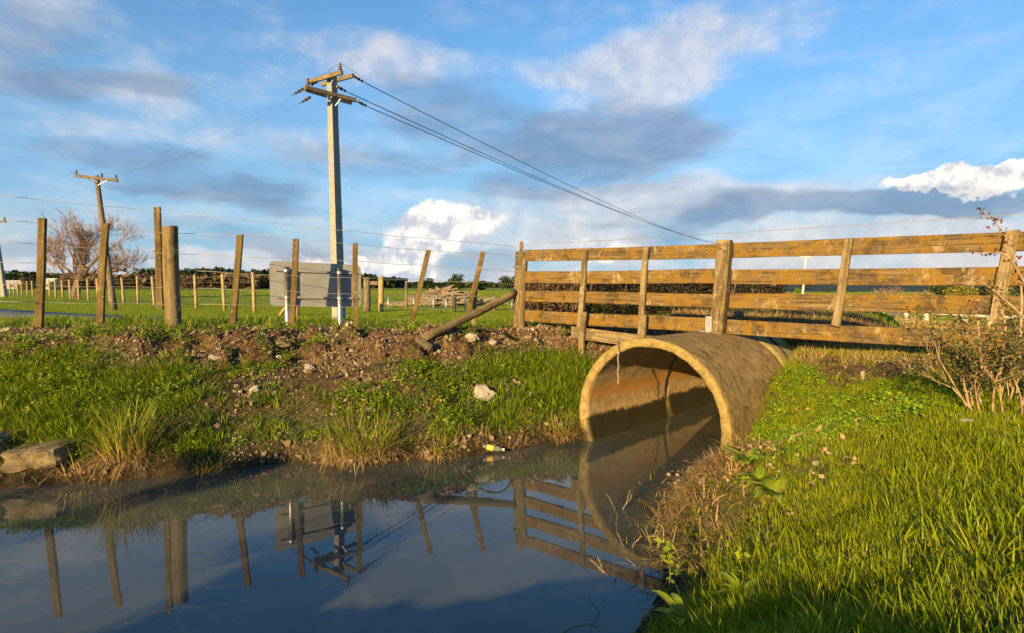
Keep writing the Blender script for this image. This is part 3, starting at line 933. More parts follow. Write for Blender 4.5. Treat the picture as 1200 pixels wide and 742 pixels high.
# wires, from far left to the end post
zl = [2.61, 2.34, 2.08, 1.86, 1.62, 1.42]
zr = [2.13, 2.02, 1.81, 1.62, 1.44, 1.27]
line = [(-12.0, 6.3), (-6.2, 6.78)] + [(at(p[2], 380, D=p[4]).x, p[4] - 0.03) for p in posts if not p[7] and p[4] < 8.2] + [(0.10, 8.30)]
L0, L1 = line[2][0], line[-1][0]
for a, b in zip(zl, zr):
    pts = []
    lp = spline([np.array(q) for q in line], 4)
    for q in lp:
        f = (q[0] - L0) / (L1 - L0)
        pts.append((q[0], q[1], a + (b - a) * f - 0.012 * abs(math.sin(f * 20)) + 0.01 * math.sin(9 * f + a * 7)))
    MB().tube(pts, 0.0028, 5).build('wire', M['wire'], wire_fence, True)
# top wire going on over the rail fence
pts = [fpt(u, 2.17 + 0.004 * (u - 2) ** 2 * 0.3, -0.10) for u in np.linspace(0.0, u_end + 2.3, 20)]
pts[0] = Vector((0.10, 8.36, 2.16))
MB().tube(pts, 0.0028, 5).build('wire', M['wire'], wire_fence, True)

# ------------------------------------------------------------------ back of a road sign
sl, sr_ = at(316, 332, D=7.75), at(423, 336, D=8.45)
sdir = (sr_ - sl); sdir.z = 0
SW = sdir.length; sdir.normalize()
snor = Vector((sdir.y, -sdir.x, 0))
road_sign = empty('road_sign', ((sl.x + sr_.x) / 2, (sl.y + sr_.y) / 2, 0.98), 'grey back of a rectangular road sign on two steel posts', 'sign')


def rounded_panel(w_, h_, r_, th_, org, ux, uz, un, shear=0.0):
    pts = []
    for cx, cy, a0 in ((w_ - r_, h_ - r_, 0), (r_, h_ - r_, 90), (r_, r_, 180), (w_ - r_, r_, 270)):
        for k in range(7):
            a = R(a0 + 15 * k)
            pts.append((cx + r_ * math.cos(a), cy + r_ * math.sin(a)))
    n = len(pts)
    V = [org + ux * x + uz * (y + shear * x) + un * o for o in (0, th_) for x, y in pts]
    F = [tuple(range(n - 1, -1, -1)), tuple(range(n, 2 * n))] + [(k, (k + 1) % n, n + (k + 1) % n, n + k) for k in range(n)]
    return V, F


UP = Vector((0, 0, 1))
so = Vector((sl.x, sl.y, 1.335))
SH = 0.59
shear = (1.30 - 1.335) / SW
V, F = rounded_panel(SW, SH, 0.06, 0.004, so, sdir, UP, snor, shear)
MB().add(V, F).build('sign_panel', M['sign_back'], road_sign)
for zz in (0.12, 0.47):
    a = so + UP * (zz) + snor * 0.017 + sdir * 0.07 + UP * shear * 0.07
    b = so + UP * (zz + shear * (SW - 0.07)) + snor * 0.017 + sdir * (SW - 0.07)
    beam('stiffener_rail', a, b, 0.028, 0.022, M['sign_back'], road_sign, UP, 2, 0.0005)
for px_, D_ in ((335, 7.85), (396.5, 8.28)):
    k = (px_ - 600) / FPX
    u = (k * so.y - so.x) / (sdir.x - k * sdir.y)
    b = so + sdir * u + snor * 0.062
    p = MB().tube([(b.x, b.y, 0.80), (b.x, b.y, 1.335 + SH * 0.86)], 0.034, 14).build('sign_post', M['galv'], road_sign, True)
    for zz in (0.12, 0.47):
        bz = 1.335 + zz + shear * u
        c = MB().tube([(b.x, b.y, bz - 0.014), (b.x, b.y, bz + 0.014)], 0.038, 14)
        c.build('clamp', M['galv'], road_sign)

# ------------------------------------------------------------------ power poles
DP = 22.0
cp = empty('concrete_power_pole', (at(397, 378, D=DP).x, DP, FIELD_Z), 'tall tapering concrete power pole with timber crossarms behind the road sign', 'power pole')
ptop = at(388.8, 89, D=DP)
pb = Vector((at(397.5, 378, D=DP).x, DP, FIELD_Z - 0.3))
V = []
n_ = 14
rotp = R(72)
secF = lambda a, b, r_: [(-a, -b), (-a * .45, -b), (-a * .35, -b + r_), (a * .35, -b + r_), (a * .45, -b), (a, -b), (a, b), (a * .45, b), (a * .35, b - r_), (-a * .35, b - r_), (-a * .45, b), (-a, b)]
F = []
for i in range(n_ + 1):
    t = i / n_
    c = pb.lerp(ptop, t)
    a = 0.245 * (1 - t) + 0.17 * t
    b = 0.135 * (1 - t) + 0.10 * t
    r_ = 0.03 if 0.12 < t < 0.90 else 0.002
    for x, y in secF(a, b, r_):
        V.append((c.x + x * math.cos(rotp) - y * math.sin(rotp), c.y + x * math.sin(rotp) + y * math.cos(rotp), c.z))
for i in range(n_):
    for k in range(12):
        k2 = (k + 1) % 12
        F.append((i * 12 + k, i * 12 + k2, i * 12 + 12 + k2, i * 12 + 12 + k))
F += [tuple(range(11, -1, -1)), tuple(n_ * 12 + k for k in range(12))]
MB().add(V, F).build('shaft', M['concrete_pole'], cp)
zA, zB = at(388, 90, D=DP).z, at(388, 110, D=DP).z


def arm(a, b, z, parent, mat, w_=0.10, h_=0.13, off=0.0, near=1.0):
    cc = Vector((0, 0, CAM_H))
    a = cc + (at(*a, z=z) - cc) * near; b = cc + (at(*b, z=z) - cc) * near
    d_ = (b - a).normalized(); n = Vector((d_.y, -d_.x, 0))
    a += n * off; b += n * off
    return beam('crossarm', a, b, h_, w_, mat, parent, UP, 6, 0.003), a, b, d_, n


INS = []


def insulator(p, parent, h=0.26, r_=0.075):
    prof = [(0.018, -0.06), (0.018, 0.03), (r_, 0.05), (r_ * .55, 0.09), (r_ * .5, 0.11), (r_, 0.13), (r_ * .5, 0.17), (r_ * .5, 0.2), (r_ * .75, 0.22), (r_ * .3, h)]
    mb = MB()
    n = 12
    V = [(p[0] + q * math.cos(2 * math.pi * k / n), p[1] + q * math.sin(2 * math.pi * k / n), p[2] + z) for q, z in prof for k in range(n)]
    F = [(i * n + k, i * n + (k + 1) % n, i * n + n + (k + 1) % n, i * n + n + k) for i in range(len(prof) - 1) for k in range(n)]
    F.append(tuple((len(prof) - 1) * n + k for k in range(n)))
    mb.add(V, F).build('insulator', M['porcelain'], parent, True)


def strain_insulator(a, b, parent, r_=0.055):
    a, b = Vector(a), Vector(b)
    pts, rad = [], []
    for t, q in ((0, .012), (.12, .012), (.14, r_), (.24, r_), (.27, .02), (.36, .02), (.38, r_), (.5, r_), (.53, .02), (.62, .02), (.64, r_ * .8), (.74, r_ * .8), (.76, .015), (1, .012)):
        pts.append(a.lerp(b, t)); rad.append(q)
    MB().tube(pts, rad, 9).build('strain_insulator', M['porcelain'], parent, False)


armwood = M['pale_batten']
o, a1, b1, dA, nA = arm((362, 96), (401, 85), zA, cp, armwood, 0.10, 0.15, 0.0, 0.983)
offA = 0.36
o, a2, b2, _, _ = arm((377, 99), (414, 88.5), zA, cp, M['old_pole'], 0.10, 0.15, 0.0, 1.012)
o, a3, b3, dB, nB = arm((357, 102.5), (417, 117.5), zB, cp, M['old_pole'], 0.10, 0.15, 0.0, 0.98)
o, a4, b4, _, _ = arm((358, 104.5), (411.5, 120.5), zB - 0.04, cp, M['old_pole'], 0.10, 0.15, 0.0, 1.012)
insulator(a3 + dB * 0.12 + UP * 0.08, cp)
insulator(b1 - dA * 0.1 + UP * 0.08, cp)
for p, q in ((at(384, 95, D=DP - .3), at(377, 103, D=DP - .3)),):
    pass
MB().tube([at(392, 90, D=DP - .35), at(385, 104, D=DP - .35)], 0.018, 6).build('arm_brace', M['galv'], cp)
MB().tube([at(383, 112, D=DP - .35), at(387, 119, D=DP - .35)], 0.018, 6).build('arm_brace', M['galv'], cp)
MB().tube([at(399, 116, D=DP - .35), at(393, 124, D=DP - .35)], 0.018, 6).build('arm_brace', M['galv'], cp)

# the far pole that the lines run to, and the conductors
fp_b = at(846, 347, z=FIELD_Z); fp_D = 112.0
fpx = at(846, 300, D=fp_D).x
far_pole = empty('far_power_pole', (fpx, fp_D, FIELD_Z), 'distant timber power pole lined up behind the heavy fence post', 'power pole')
beam('shaft', (fpx, fp_D, FIELD_Z - 0.2), (fpx, fp_D, 9.4), 0.30, 0.30, M['old_pole'], far_pole, None, 4, 0.003, round_n=10, taper=0.7)
beam('crossarm', (fpx - 1.1, fp_D + 0.3, 9.0), (fpx + 1.1, fp_D - 0.3, 9.0), 0.14, 0.1, M['old_pole'], far_pole, UP, 2, 0.003)


def sag_line(name, a, b, sag, r_, label, group, n=26):
    a, b = Vector(a), Vector(b)
    pts = [a.lerp(b, k / n) - UP * (4 * sag * (k / n) * (1 - k / n)) for k in range(n + 1)]
    o = MB().tube(pts, r_, 5).build(name, M['cable'], None, True)
    return tag(o, label, 'power line', group)


cA = at(413, 88.5, z=zA)
cB = at(392, 100, D=DP - 0.5)
cC = at(417, 118, z=zB)
ends = [(fpx - 0.9, fp_D, 9.35), (fpx, fp_D, 9.35), (fpx + 0.9, fp_D, 9.35)]
labs = ['highest of the three dark cables running right from the concrete pole',
        'middle of the three dark cables running right from the concrete pole',
        'lowest of the three dark cables running right from the concrete pole']
for st, en, lb in zip((cA, cB, cC), ends, labs):
    d_ = (Vector(en) - st).normalized()
    strain_insulator(st, st + d_ * 0.75 - UP * 0.06, cp)
    sag_line('power_line', st + d_ * 0.74 - UP * 0.06, en, 0.9, 0.017, lb, 'cables to the right')
# jumper loops over the arms
jp = [at(413, 89, z=zA), at(427, 100, D=DP - 1.5)]
MB().tube([at(375, 91, D=DP), at(386, 82, D=DP), at(396, 75, D=DP - .3), at(403, 76, D=DP - .3), at(415, 84, D=DP - .5), at(427, 93, D=DP - .8), at(430, 98, D=DP - .8)], 0.008, 5).build('jumper_wire', M['cable'], cp, True)

# old leaning timber pole on the left
DW = 32.0
op = empty('leaning_power_pole', at(133, 362, D=DW), 'old leaning timber power pole with one crossarm beside the bare tree', 'power pole')
wtop = at(113, 206, D=DW)
beam('shaft', at(134, 365, D=DW), wtop, 0.32, 0.32, M['old_pole'], op, None, 10, 0.004, round_n=12, taper=0.72)
wa, wb = at(88, 206, D=DW - 0.25), at(138, 211.5, D=DW - 0.1)
beam('crossarm', wa, wb, 0.15, 0.11, M['old_pole'], op, UP, 4, 0.003)
for f in (0.03, 0.63, 0.96):
    insulator(wa.lerp(wb, f) + UP * 0.07, op, 0.22, 0.07)
mid = at(115, 217, D=DW - 0.25)
for f in (0.28, 0.75):
    MB().tube([wa.lerp(wb, f) - UP * 0.06, mid], 0.02, 5).build('arm_brace', M['galv'], op)
lt = [wa.lerp(wb, f) + UP * 0.26 for f in (0.03, 0.63, 0.96)]
st = [at(357, 103, D=DP - .5), at(365, 113, D=DP - .3), at(376, 92, D=DP)]
labs = ['thin line sagging left from the concrete pole to the leaning pole, nearest', 'thin line sagging left from the concrete pole to the leaning pole, middle one',
        'thin line sagging left from the concrete pole to the leaning pole, farthest']
for a, b, lb in zip(st, lt, labs):
    d_ = (b - a).normalized()
    strain_insulator(a, a + d_ * 0.7 - UP * 0.1, cp)
    sag_line('power_line', a + d_ * 0.69 - UP * 0.1, b, 0.5, 0.0028, lb, 'lines to the leaning pole')
lab2 = ['faint line leaving the leaning pole to the left, nearest the frame edge', 'faint line leaving the leaning pole to the left, middle one', 'faint line leaving the leaning pole to the left, inner one']
for b, lb, yy in zip(lt, lab2, (258, 262, 266)):
    sag_line('power_line', b, at(-60, yy, D=75), 0.6, 0.0028, lb, 'lines beyond the leaning pole')
# pole cut by the left edge of the frame
ep = empty('edge_power_pole', at(3, 347, D=68), 'grey concrete pole cut off by the left edge of the picture', 'power pole')
beam('shaft', at(5, 348, D=52), at(-7, 258, D=52), 0.42, 0.4, M['concrete_pole'], ep, None, 6, 0.002, taper=0.6)
beam('crossarm', at(-12, 258.5, D=51.8), at(7, 260, D=51.8), 0.16, 0.12, M['old_pole'], ep, UP, 2, 0.002)
insulator(at(5.5, 258.5, D=51.8), ep, 0.3, 0.1)

# ------------------------------------------------------------------ far roadside fence of new posts
ff = empty('roadside_fence', (-20, 40, FIELD_Z), 'receding row of pale new timber fence posts beyond the left verge', 'fence')
tops_ff, pm = [], None
fpos = [298, 263, 230, 205, 181, 162, 145, 129, 115, 104, 93, 83, 74, 66, 59, 52, 45, 39, 32.5, 26.5, 21.5, 17, 12.5, 8, 3]
A_ = np.array([at(298, 367, z=FIELD_Z).x, at(298, 367, z=FIELD_Z).y]); B_ = np.array([at(8, 345.5, z=FIELD_Z).x, at(8, 345.5, z=FIELD_Z).y])
fx_dir = (B_ - A_) / np.linalg.norm(B_ - A_)
for i, px_ in enumerate(fpos):
    k = (px_ - 600) / FPX
    u = (k * A_[1] - A_[0]) / (fx_dir[0] - k * fx_dir[1])
    p = A_ + fx_dir * u
    hh_ = 1.95 + random.uniform(-0.06, 0.06)
    lean = random.uniform(-0.07, 0.03)
    beam('post', (p[0], p[1], FIELD_Z - 0.1), (p[0] + lean - 0.05, p[1], FIELD_Z + hh_), 0.17, 0.15, M['new_timber'], ff, None, 3, 0.004, round_n=8, taper=0.95)
    tops_ff.append((p[0], p[1]))
for zz in (0.45, 0.8, 1.15, 1.5, 1.8):
    MB().tube([(x, y - 0.1, FIELD_Z + zz) for x, y in tops_ff], 0.006, 4).build('wire', M['wire'], ff)
e0 = at(348, 372, z=FIELD_Z)
beam('post', e0 - UP * 0.1, e0 + UP * 1.75, 0.2, 0.2, M['new_timber'], ff, None, 3, 0.004, round_n=8)
beam('brace', at(327, 371, z=FIELD_Z), e0 + UP * 1.0, 0.14, 0.14, M['new_timber'], ff, None, 3, 0.004, round_n=8)

# ------------------------------------------------------------------ field yard: gate frame, post row, heap
yard = empty('gateway_frame', at(446, 366, z=FIELD_Z), 'old timber gateway frame with a thin top bar in the far field', 'gate')
for (px_, ty, by, wd, mt) in ((430, 325, 366, 0.36, 'old_pole'), (446.5, 324, 366, 0.27, 'new_timber'), (476, 326, 362, 0.14, 'old_pole')):
    b = at(px_, by, z=FIELD_Z)
    beam('post', b - UP * 0.1, at(px_, ty, D=b.y), wd, wd, M[mt], yard, None, 4, 0.004, round_n=8)
yD = at(446, 366, z=FIELD_Z).y
beam('top_bar', at(446, 326, D=yD), at(477, 328, D=yD + 2), 0.13, 0.1, M['old_pole'], yard, UP, 3, 0.003)
beam('top_bar', at(431, 332, D=yD), at(447, 332, D=yD), 0.2, 0.1, M['old_pole'], yard, UP, 3, 0.003)
nf = empty('field_fence', at(560, 364, z=FIELD_Z), 'thin wire netting fence with slender posts in front of the timber heap', 'fence')
npts = []
for (px_, ty, by, wd, mt) in ((455, 346, 365, .07, 'galv'), (485, 346, 365, .07, 'galv'), (508, 346, 365, .1, 'galv'), (523, 348, 365, .07, 'galv'), (532.5, 346, 366, .2, 'black_post'), (545, 347, 365, .07, 'galv'), (579, 351, 365, .18, 'old_pole'), (600, 348, 365, .07, 'galv')):
    b = at(px_, by, z=FIELD_Z)
    beam('post', b - UP * 0.1, at(px_, ty, D=b.y), wd, wd, M[mt], nf, None, 2, 0.002, round_n=6)
    npts.append((b.x, b.y))
for zz in (0.2, 0.45, 0.7):
    MB().tube([(x, y - 0.05, FIELD_Z + zz) for x, y in npts], 0.006, 4).build('wire', M['wire'], nf)
heap = MB()
hc = at(515, 361, z=FIELD_Z) + Vector((0, 3, 0))
for k in range(230):
    a = random.uniform(0, 6.28); rr = abs(random.gauss(0, 1.0))
    x, y = hc.x + rr * 1.7 * math.cos(a), hc.y + rr * 1.2 * math.sin(a)
    z = FIELD_Z + max(0.05, (1.25 - 0.55 * rr)) * random.uniform(0.2, 1.0)
    th_ = random.gauss(0, 0.5); ln = random.uniform(0.5, 1.7)
    d_ = Vector((math.cos(th_), math.sin(th_) * 0.6, random.gauss(0, 0.22))) * ln / 2
    wd = random.uniform(0.025, 0.07)
    c = Vector((x, y, max(z, FIELD_Z + 0.1 + abs(d_.z))))
    heap.tube([c - d_, c + d_], wd, 4)
tag(heap.build('timber_heap', M['dead_wood']), 'low brown heap of old branches and broken boards in the field', 'wood pile')


# ------------------------------------------------------------------ stones, slabs, log, hose, bottle
def rock_mesh(seed, flat=0.6, sub=2, angular=0.35):
    rg = np.random.default_rng(seed)
    import bmesh
    bm = bmesh.new()
    bmesh.ops.create_icosphere(bm, subdivisions=sub, radius=1)
    pl = rg.normal(size=(9, 3)); pl /= np.linalg.norm(pl, axis=1)[:, None]
    dd = rg.uniform(0.55, 0.95, 9)
    for v in bm.verts:
        p = np.array(v.co)
        for n_, d_ in zip(pl, dd):
            k = p @ n_
            if k > d_: p = p - n_ * (k - d_) * 0.9
        p = p * (1 + 0.06 * rg.normal())
        v.co = (p[0], p[1], p[2] * flat)
    me = bpy.data.meshes.new('rock')
    bm.to_mesh(me); bm.free()
    return me


def rock(px, py, wpx, label, mat='rock', flat=0.55, sub=3, name='stone', sy=0.8, rot=None, sink=0.35, group=None):
    p = hit(px, py)
    o = link(name, rock_mesh(int(px * 13 + py), flat, sub), M[mat])
    s_ = wpx / FPX * p.y / 2
    o.scale = (s_, s_ * sy, s_)
    o.location = p + UP * (s_ * flat * (1 - sink) * 0.5)
    o.rotation_euler = (random.uniform(-.3, .3), random.uniform(-.25, .25), random.uniform(0, 6) if rot is None else rot)
    return tag(o, label, 'stone', group)


rock(567, 466, 27, 'broad pale flat stone in the grass left of the culvert', flat=0.8, rot=0.3)
rock(619, 464, 12, 'small round pale stone right of the broad flat stone')
rock(433, 484, 15, 'small whitish stone just above the green tussock')
rock(362, 433, 15, 'brown stone low on the dirt face under the road sign')
rock(298, 458, 22, 'flat grey stone half buried in the left bank below the hose', flat=0.4)
rock(331, 406, 26, 'dark flat stone under the left post of the road sign', 'slab', 0.4, rot=-0.4)
rock(8, 389, 14, 'pale broken stone on the crest by the left edge')
rock(328, 420, 12, 'bright square stone in the dirt face below the sign')
rock(250, 421, 18, 'long flat pale stone at the foot of the dirt face', flat=0.35, rot=0)
rock(553, 399, 20, 'tan stone in the dirt just right of the cut log end', flat=0.6)
rock(578, 404, 12, 'upright narrow stone in the dirt beside the tan stone')
rock(1134, 497, 22, 'grey flat stone in the grass below the thorny shrub', 'rock', 0.4)
rock(1180, 514, 16, 'half hidden brown stone in the grass at the right edge', 'slab', 0.35)
rock(957, 546, 10, 'small white stone in the bright grass', flat=0.5)
rock(993, 666, 12, 'pale pointed stone in the lower right grass')
rock(905, 714, 22, 'long pinkish stone at the bottom of the right bank', 'rock', 0.45)
rock(854, 727, 7, 'tiny pinkish stone beside the weeds at the bottom edge')
rock(834, 616, 13, 'grey stone among the dead stems on the right bank', 'slab', 0.6)
rock(1074, 407, 16, 'round tan stone in the bare soil under the lowest rail', flat=0.7)
rock(1052, 411, 9, 'small tan stone beside the round one under the lowest rail')
rock(825, 568, 14, 'pale orange stone on top of the heap of dead stems', flat=0.8)
rock(812, 566, 12, 'rounded orange stone at the water side of the dead stems', flat=0.9)

# broken concrete slabs at the water's edge on the left
def slab(p, dims, rz, label, tilt=0.05):
    import bmesh
    bm = bmesh.new()
    bmesh.ops.create_cube(bm, size=1)
    bmesh.ops.subdivide_edges(bm, edges=bm.edges[:], cuts=7, use_grid_fill=True)
    rg = np.random.default_rng(int(abs(p.x * 100)))
    for v in bm.verts:
        c = np.array(v.co)
        r2 = (abs(c * 2) ** 8).sum() ** (1 / 8)
        c = c / max(r2, 1) * (1 + 0.018 * rg.normal() + 0.10 * math.sin(c[0] * 5.1 + 1) * math.cos(c[1] * 4.3) - 0.07 * math.sin(c[0] * 11 + c[2] * 7))
        c[0] *= 1 + 0.18 * c[1]
        v.co = (c[0] * dims[0], c[1] * dims[1], c[2] * dims[2])
    me = bpy.data.meshes.new('concrete_slab')
    bm.to_mesh(me); bm.free()
    o = link('concrete_slab', me, M['slab'])
    o.location = p
    o.rotation_euler = (tilt, -0.05, rz)
    return tag(o, label, 'slab', 'broken slabs at the water edge')


slab(at(50, 533, D=4.88), (0.45, 0.34, 0.17), 0.10, 'lit slab of broken concrete jutting over the water at the left')
slab(at(-8, 526, D=4.9), (0.26, 0.4, 0.2), 0.3, 'darker slab of broken concrete cut by the left frame edge')

# sawn end of a log below the brace
lg = empty('cut_log', hit(492, 411), 'short sawn log end with a yellow cut face lying on the dirt bank', 'log')
lp0, lp1 = hit(486, 404, 0.05), hit(499, 411, 0.045)
lend = lp1 + Vector((0.05, -0.08, -0.02))
beam('trunk_piece', lp0 + Vector((-0.05, 0.18, 0.02)), lend, 0.10, 0.10, M['old_pole'], lg, None, 6, 0.006, round_n=12)
dl = (lend - lp0 - Vector((-0.05, 0.18, 0.02))).normalized()
beam('sawn_face', lend - dl * 0.002, lend + dl * 0.006, 0.094, 0.094, M['new_timber'], lg, None, 1, 0.001, round_n=12)

# black hose over the bank
hp = [hit(px, py, l) for px, py, l in ((205, 455, .01), (240, 452, .012), (290, 450, .012), (330, 447, .012), (380, 446, .012), (420, 436, .012), (455, 428, .012), (485, 424, .012))]
tag(MB().tube([tuple(q) for q in spline([np.array(v) for v in hp], 6)], 0.011, 6).build('hose', M['hose'], None, True), 'black hose lying along the middle of the left bank', 'hose')
hp = [hit(520, 400, .0), hit(535, 392, .015), at(553, 386, D=7.75), at(572, 384.5, D=7.6), at(590, 392, D=7.45), hit(606, 404, .03), hit(628, 419, .02), hit(655, 430, .02), hit(676, 434, .02), hit(690, 433, .03)]
tag(MB().tube([tuple(q) for q in spline([np.array(v) for v in hp], 6)], 0.013, 6).build('hose', M['hose'], None, True), 'black hose arching up under the brace and down to the culvert', 'hose')
hp = []
for a in np.linspace(70, -8, 12):
    q = PR + 0.026
    hp.append(Vector(P3(1.95 - (70 - a) * 0.004, q * math.cos(R(a)), PZ + q * math.sin(R(a)))))
hp = [v for v in hp if v.z > 0.55]
hp += [hit(912, 443, 0.02), hit(926, 450, 0.015)]
tag(MB().tube([tuple(q) for q in spline([np.array(v) for v in hp], 5)], 0.013, 6).build('hose', M['hose'], None, True), 'black hose lying over the back of the culvert pipe into the grass', 'hose')

# plastic bottle at the water's edge
m_, t_ = material('clear_plastic')
finish(t_, (0.55, 0.54, 0.50), 0.12, None, 0.5, 0.0, **{'Transmission Weight': 0.8, 'IOR': 1.45})
M['plastic'] = m_
M['yellow_label'] = simple_mat('yellow_label', (0.62, 0.42, 0.03), (0.75, 0.52, 0.05), 0.5, 30)
bpos = at(577, 525, z=0.05)
bot = empty('plastic_bottle', bpos, 'clear plastic bottle with a yellow label floating among stems at the bank', 'bottle')
bd = Vector((0.95, -0.1, -0.12)).normalized()
pr = [(0, .012), (.004, .024), (.02, .027), (.14, .027), (.17, .022), (.19, .012), (.205, .011)]
MB().tube([bpos + bd * (a - .1) for a, _ in pr], [b for _, b in pr], 14).build('bottle_body', M['plastic'], bot, True)
MB().tube([bpos + bd * (a - .1) for a in (.05, .11)], 0.0278, 14, False).build('bottle_label', M['yellow_label'], bot, True)
MB().tube([bpos + bd * (a - .1) for a in (.198, .218)], 0.013, 12).build('bottle_cap', M['white_paint'], bot)

# ------------------------------------------------------------------ blades, clumps and scattering
def blades(n, radius, length, width, lean=0.5, curl=0.6, segs=3, rg=None, zbase=-0.02, squash=1.0):
    rg = rg or RNG
    a = rg.uniform(0, 2 * math.pi, n)
    rr = radius * np.sqrt(rg.uniform(0, 1, n))
    bx, by = rr * np.cos(a), rr * np.sin(a)
    L = length * rg.uniform(0.45, 1.1, n)
    wd = width * rg.uniform(0.6, 1.2, n)
    da = a + rg.normal(0, 0.9, n)
    ln = lean * rg.uniform(0.1, 1.3, n)
    cu = curl * rg.uniform(0.0, 1.6, n)
    sx, sy = -np.sin(da + rg.normal(0, .5, n)), np.cos(da)
    V = np.zeros((n, segs * 2 + 1, 3)); H = np.zeros((n, segs * 2 + 1))
    for i in range(segs + 1):
        t = i / segs
        ang = ln + cu * t
        # integrate the curve roughly
        out = L * t * np.sin(ln + cu * t * 0.5)
        up = L * t * np.cos(np.minimum(ln + cu * t * 0.5, 2.2)) * squash
        px, py, pz = bx + out * np.cos(da), by + out * np.sin(da), zbase + up
        wv = wd * (1 - t ** 2 * 0.85) / 2
        if i < segs:
            V[:, i * 2] = np.stack([px - sx * wv, py - sy * wv, pz], 1)
            V[:, i * 2 + 1] = np.stack([px + sx * wv, py + sy * wv, pz], 1)
            H[:, i * 2:i * 2 + 2] = t
        else:
            V[:, i * 2] = np.stack([px, py, pz], 1); H[:, i * 2] = 1
    k = segs * 2 + 1
    base = np.arange(n) * k
    Q = np.concatenate([np.stack([base + 2 * i, base + 2 * i + 1, base + 2 * i + 3, base + 2 * i + 2], 1) for i in range(segs - 1)]) if segs > 1 else np.zeros((0, 4), int)
    T = np.stack([base + 2 * segs - 2, base + 2 * segs - 1, base + 2 * segs], 1)
    rnd = np.repeat(rg.uniform(0, 1, n), k)
    return V.reshape(-1, 3), [Q, T], H.ravel(), rnd


def leaves(n, pos_fn, size, aspect=1.6, flat=0.5, rg=None):
    """pointed leaf of two quads folded on its midrib"""
    rg = rg or RNG
    P = pos_fn(n)
    d = rg.normal(size=(n, 3)); d[:, 2] *= flat
    d /= np.linalg.norm(d, axis=1)[:, None]
    u = rg.normal(size=(n, 3)); u[:, 2] = np.abs(u[:, 2]) + 0.6
    sv = np.cross(d, u); sv /= np.linalg.norm(sv, axis=1)[:, None]
    nn = np.cross(sv, d)
    s_ = size * rg.uniform(0.55, 1.25, n)[:, None]
    Lh, wh = s_ * aspect / 2, s_ / 2
    V = np.stack([P - d * Lh, P + sv * wh + nn * s_ * 0.12, P + d * Lh, P - sv * wh + nn * s_ * 0.12], 1).reshape(-1, 3)
    b = np.arange(n) * 4
    F = np.concatenate([np.stack([b, b + 1, b + 2], 1), np.stack([b, b + 2, b + 3], 1)])
    rnd = np.repeat(rg.uniform(0, 1, n), 4)
    return V, F, np.full(n * 4, 1.0), rnd


def src(name, V, F, H, rnd, mat):
    me = np_mesh(name, V, F, {'h': H, 'rnd': rnd})
    me.materials.append(mat)
    return bpy.data.objects.new(name, me)


def collection(name, objs):
    c = bpy.data.collections.new(name)
    for o in objs: c.objects.link(o)
    return c


def scatter(name, P, rot, scl, coll, nvar, label, cat, kind='stuff'):
    """many small plants or stones as one object of stuff: each point carries one of the variants"""
    n = len(P)
    me = bpy.data.meshes.new(name)
    me.vertices.add(n)
    me.vertices.foreach_set('co', np.asarray(P, np.float32).ravel())
    a = me.attributes.new('rot', 'FLOAT_VECTOR', 'POINT'); a.data.foreach_set('vector', np.asarray(rot, np.float32).ravel())
    a = me.attributes.new('scl', 'FLOAT', 'POINT'); a.data.foreach_set('value', np.asarray(scl, np.float32))
    a = me.attributes.new('idx', 'INT', 'POINT'); a.data.foreach_set('value', RNG.integers(0, nvar, n).astype(np.int32))
    o = bpy.data.objects.new(name, me)
    COL.objects.link(o)
    ng = bpy.data.node_groups.new(name + '_nodes', 'GeometryNodeTree')
    ng.interface.new_socket('Geometry', in_out='INPUT', socket_type='NodeSocketGeometry')
    ng.interface.new_socket('Geometry', in_out='OUTPUT', socket_type='NodeSocketGeometry')
    N = ng.nodes.new
    gi, go = N('NodeGroupInput'), N('NodeGroupOutput')
    ci = N('GeometryNodeCollectionInfo')
    ci.inputs['Collection'].default_value = coll
    ci.inputs['Separate Children'].default_value = True
    ci.inputs['Reset Children'].default_value = True
    ip = N('GeometryNodeInstanceOnPoints')
    ip.inputs['Pick Instance'].default_value = True

    def na(nm, typ):
        q = N('GeometryNodeInputNamedAttribute'); q.data_type = typ; q.inputs['Name'].default_value = nm
        return [s for s in q.outputs if s.enabled and s.name == 'Attribute'][0]
    Lk = ng.links.new
    Lk(gi.outputs[0], ip.inputs['Points'])
    Lk(ci.outputs[0], ip.inputs['Instance'])
    Lk(na('idx', 'INT'), ip.inputs['Instance Index'])
    Lk(na('rot', 'FLOAT_VECTOR'), ip.inputs['Rotation'])
    Lk(na('scl', 'FLOAT'), ip.inputs['Scale'])
    Lk(ip.outputs[0], go.inputs[0])
    md = o.modifiers.new('scatter', 'NODES'); md.node_group = ng
    return tag(o, label, cat, kind=kind)


def sample(n, x0, x1, y0, y1, dens):
    """random points on the land, kept with the probability dens(x, y, masks)"""
    x = RNG.uniform(x0, x1, n); y = RNG.uniform(y0, y1, n)
    # only what the picture could show
    k = np.abs(x) < y * 0.95 + 1.6
    x, y = x[k], y[k]
    mk = land(x, y, masks=True)
    p = dens(x, y, mk)
    s, lat = mk[5], mk[6]
    p = np.where((s > -0.01) & (s < 5) & (np.abs(lat) < PR + 0.005) & (mk[0] < mk[7] + 0.02), 0, p)
    p = np.where(mk[0] < 0.015, 0, p)
    k = RNG.uniform(0, 1, len(x)) < p
    return np.stack([x[k], y[k], mk[0][k]], 1), [m[k] for m in mk]


def rots(n, tilt=0.15):
    return np.stack([RNG.normal(0, tilt, n), RNG.normal(0, tilt, n), RNG.uniform(0, 6.28, n)], 1)


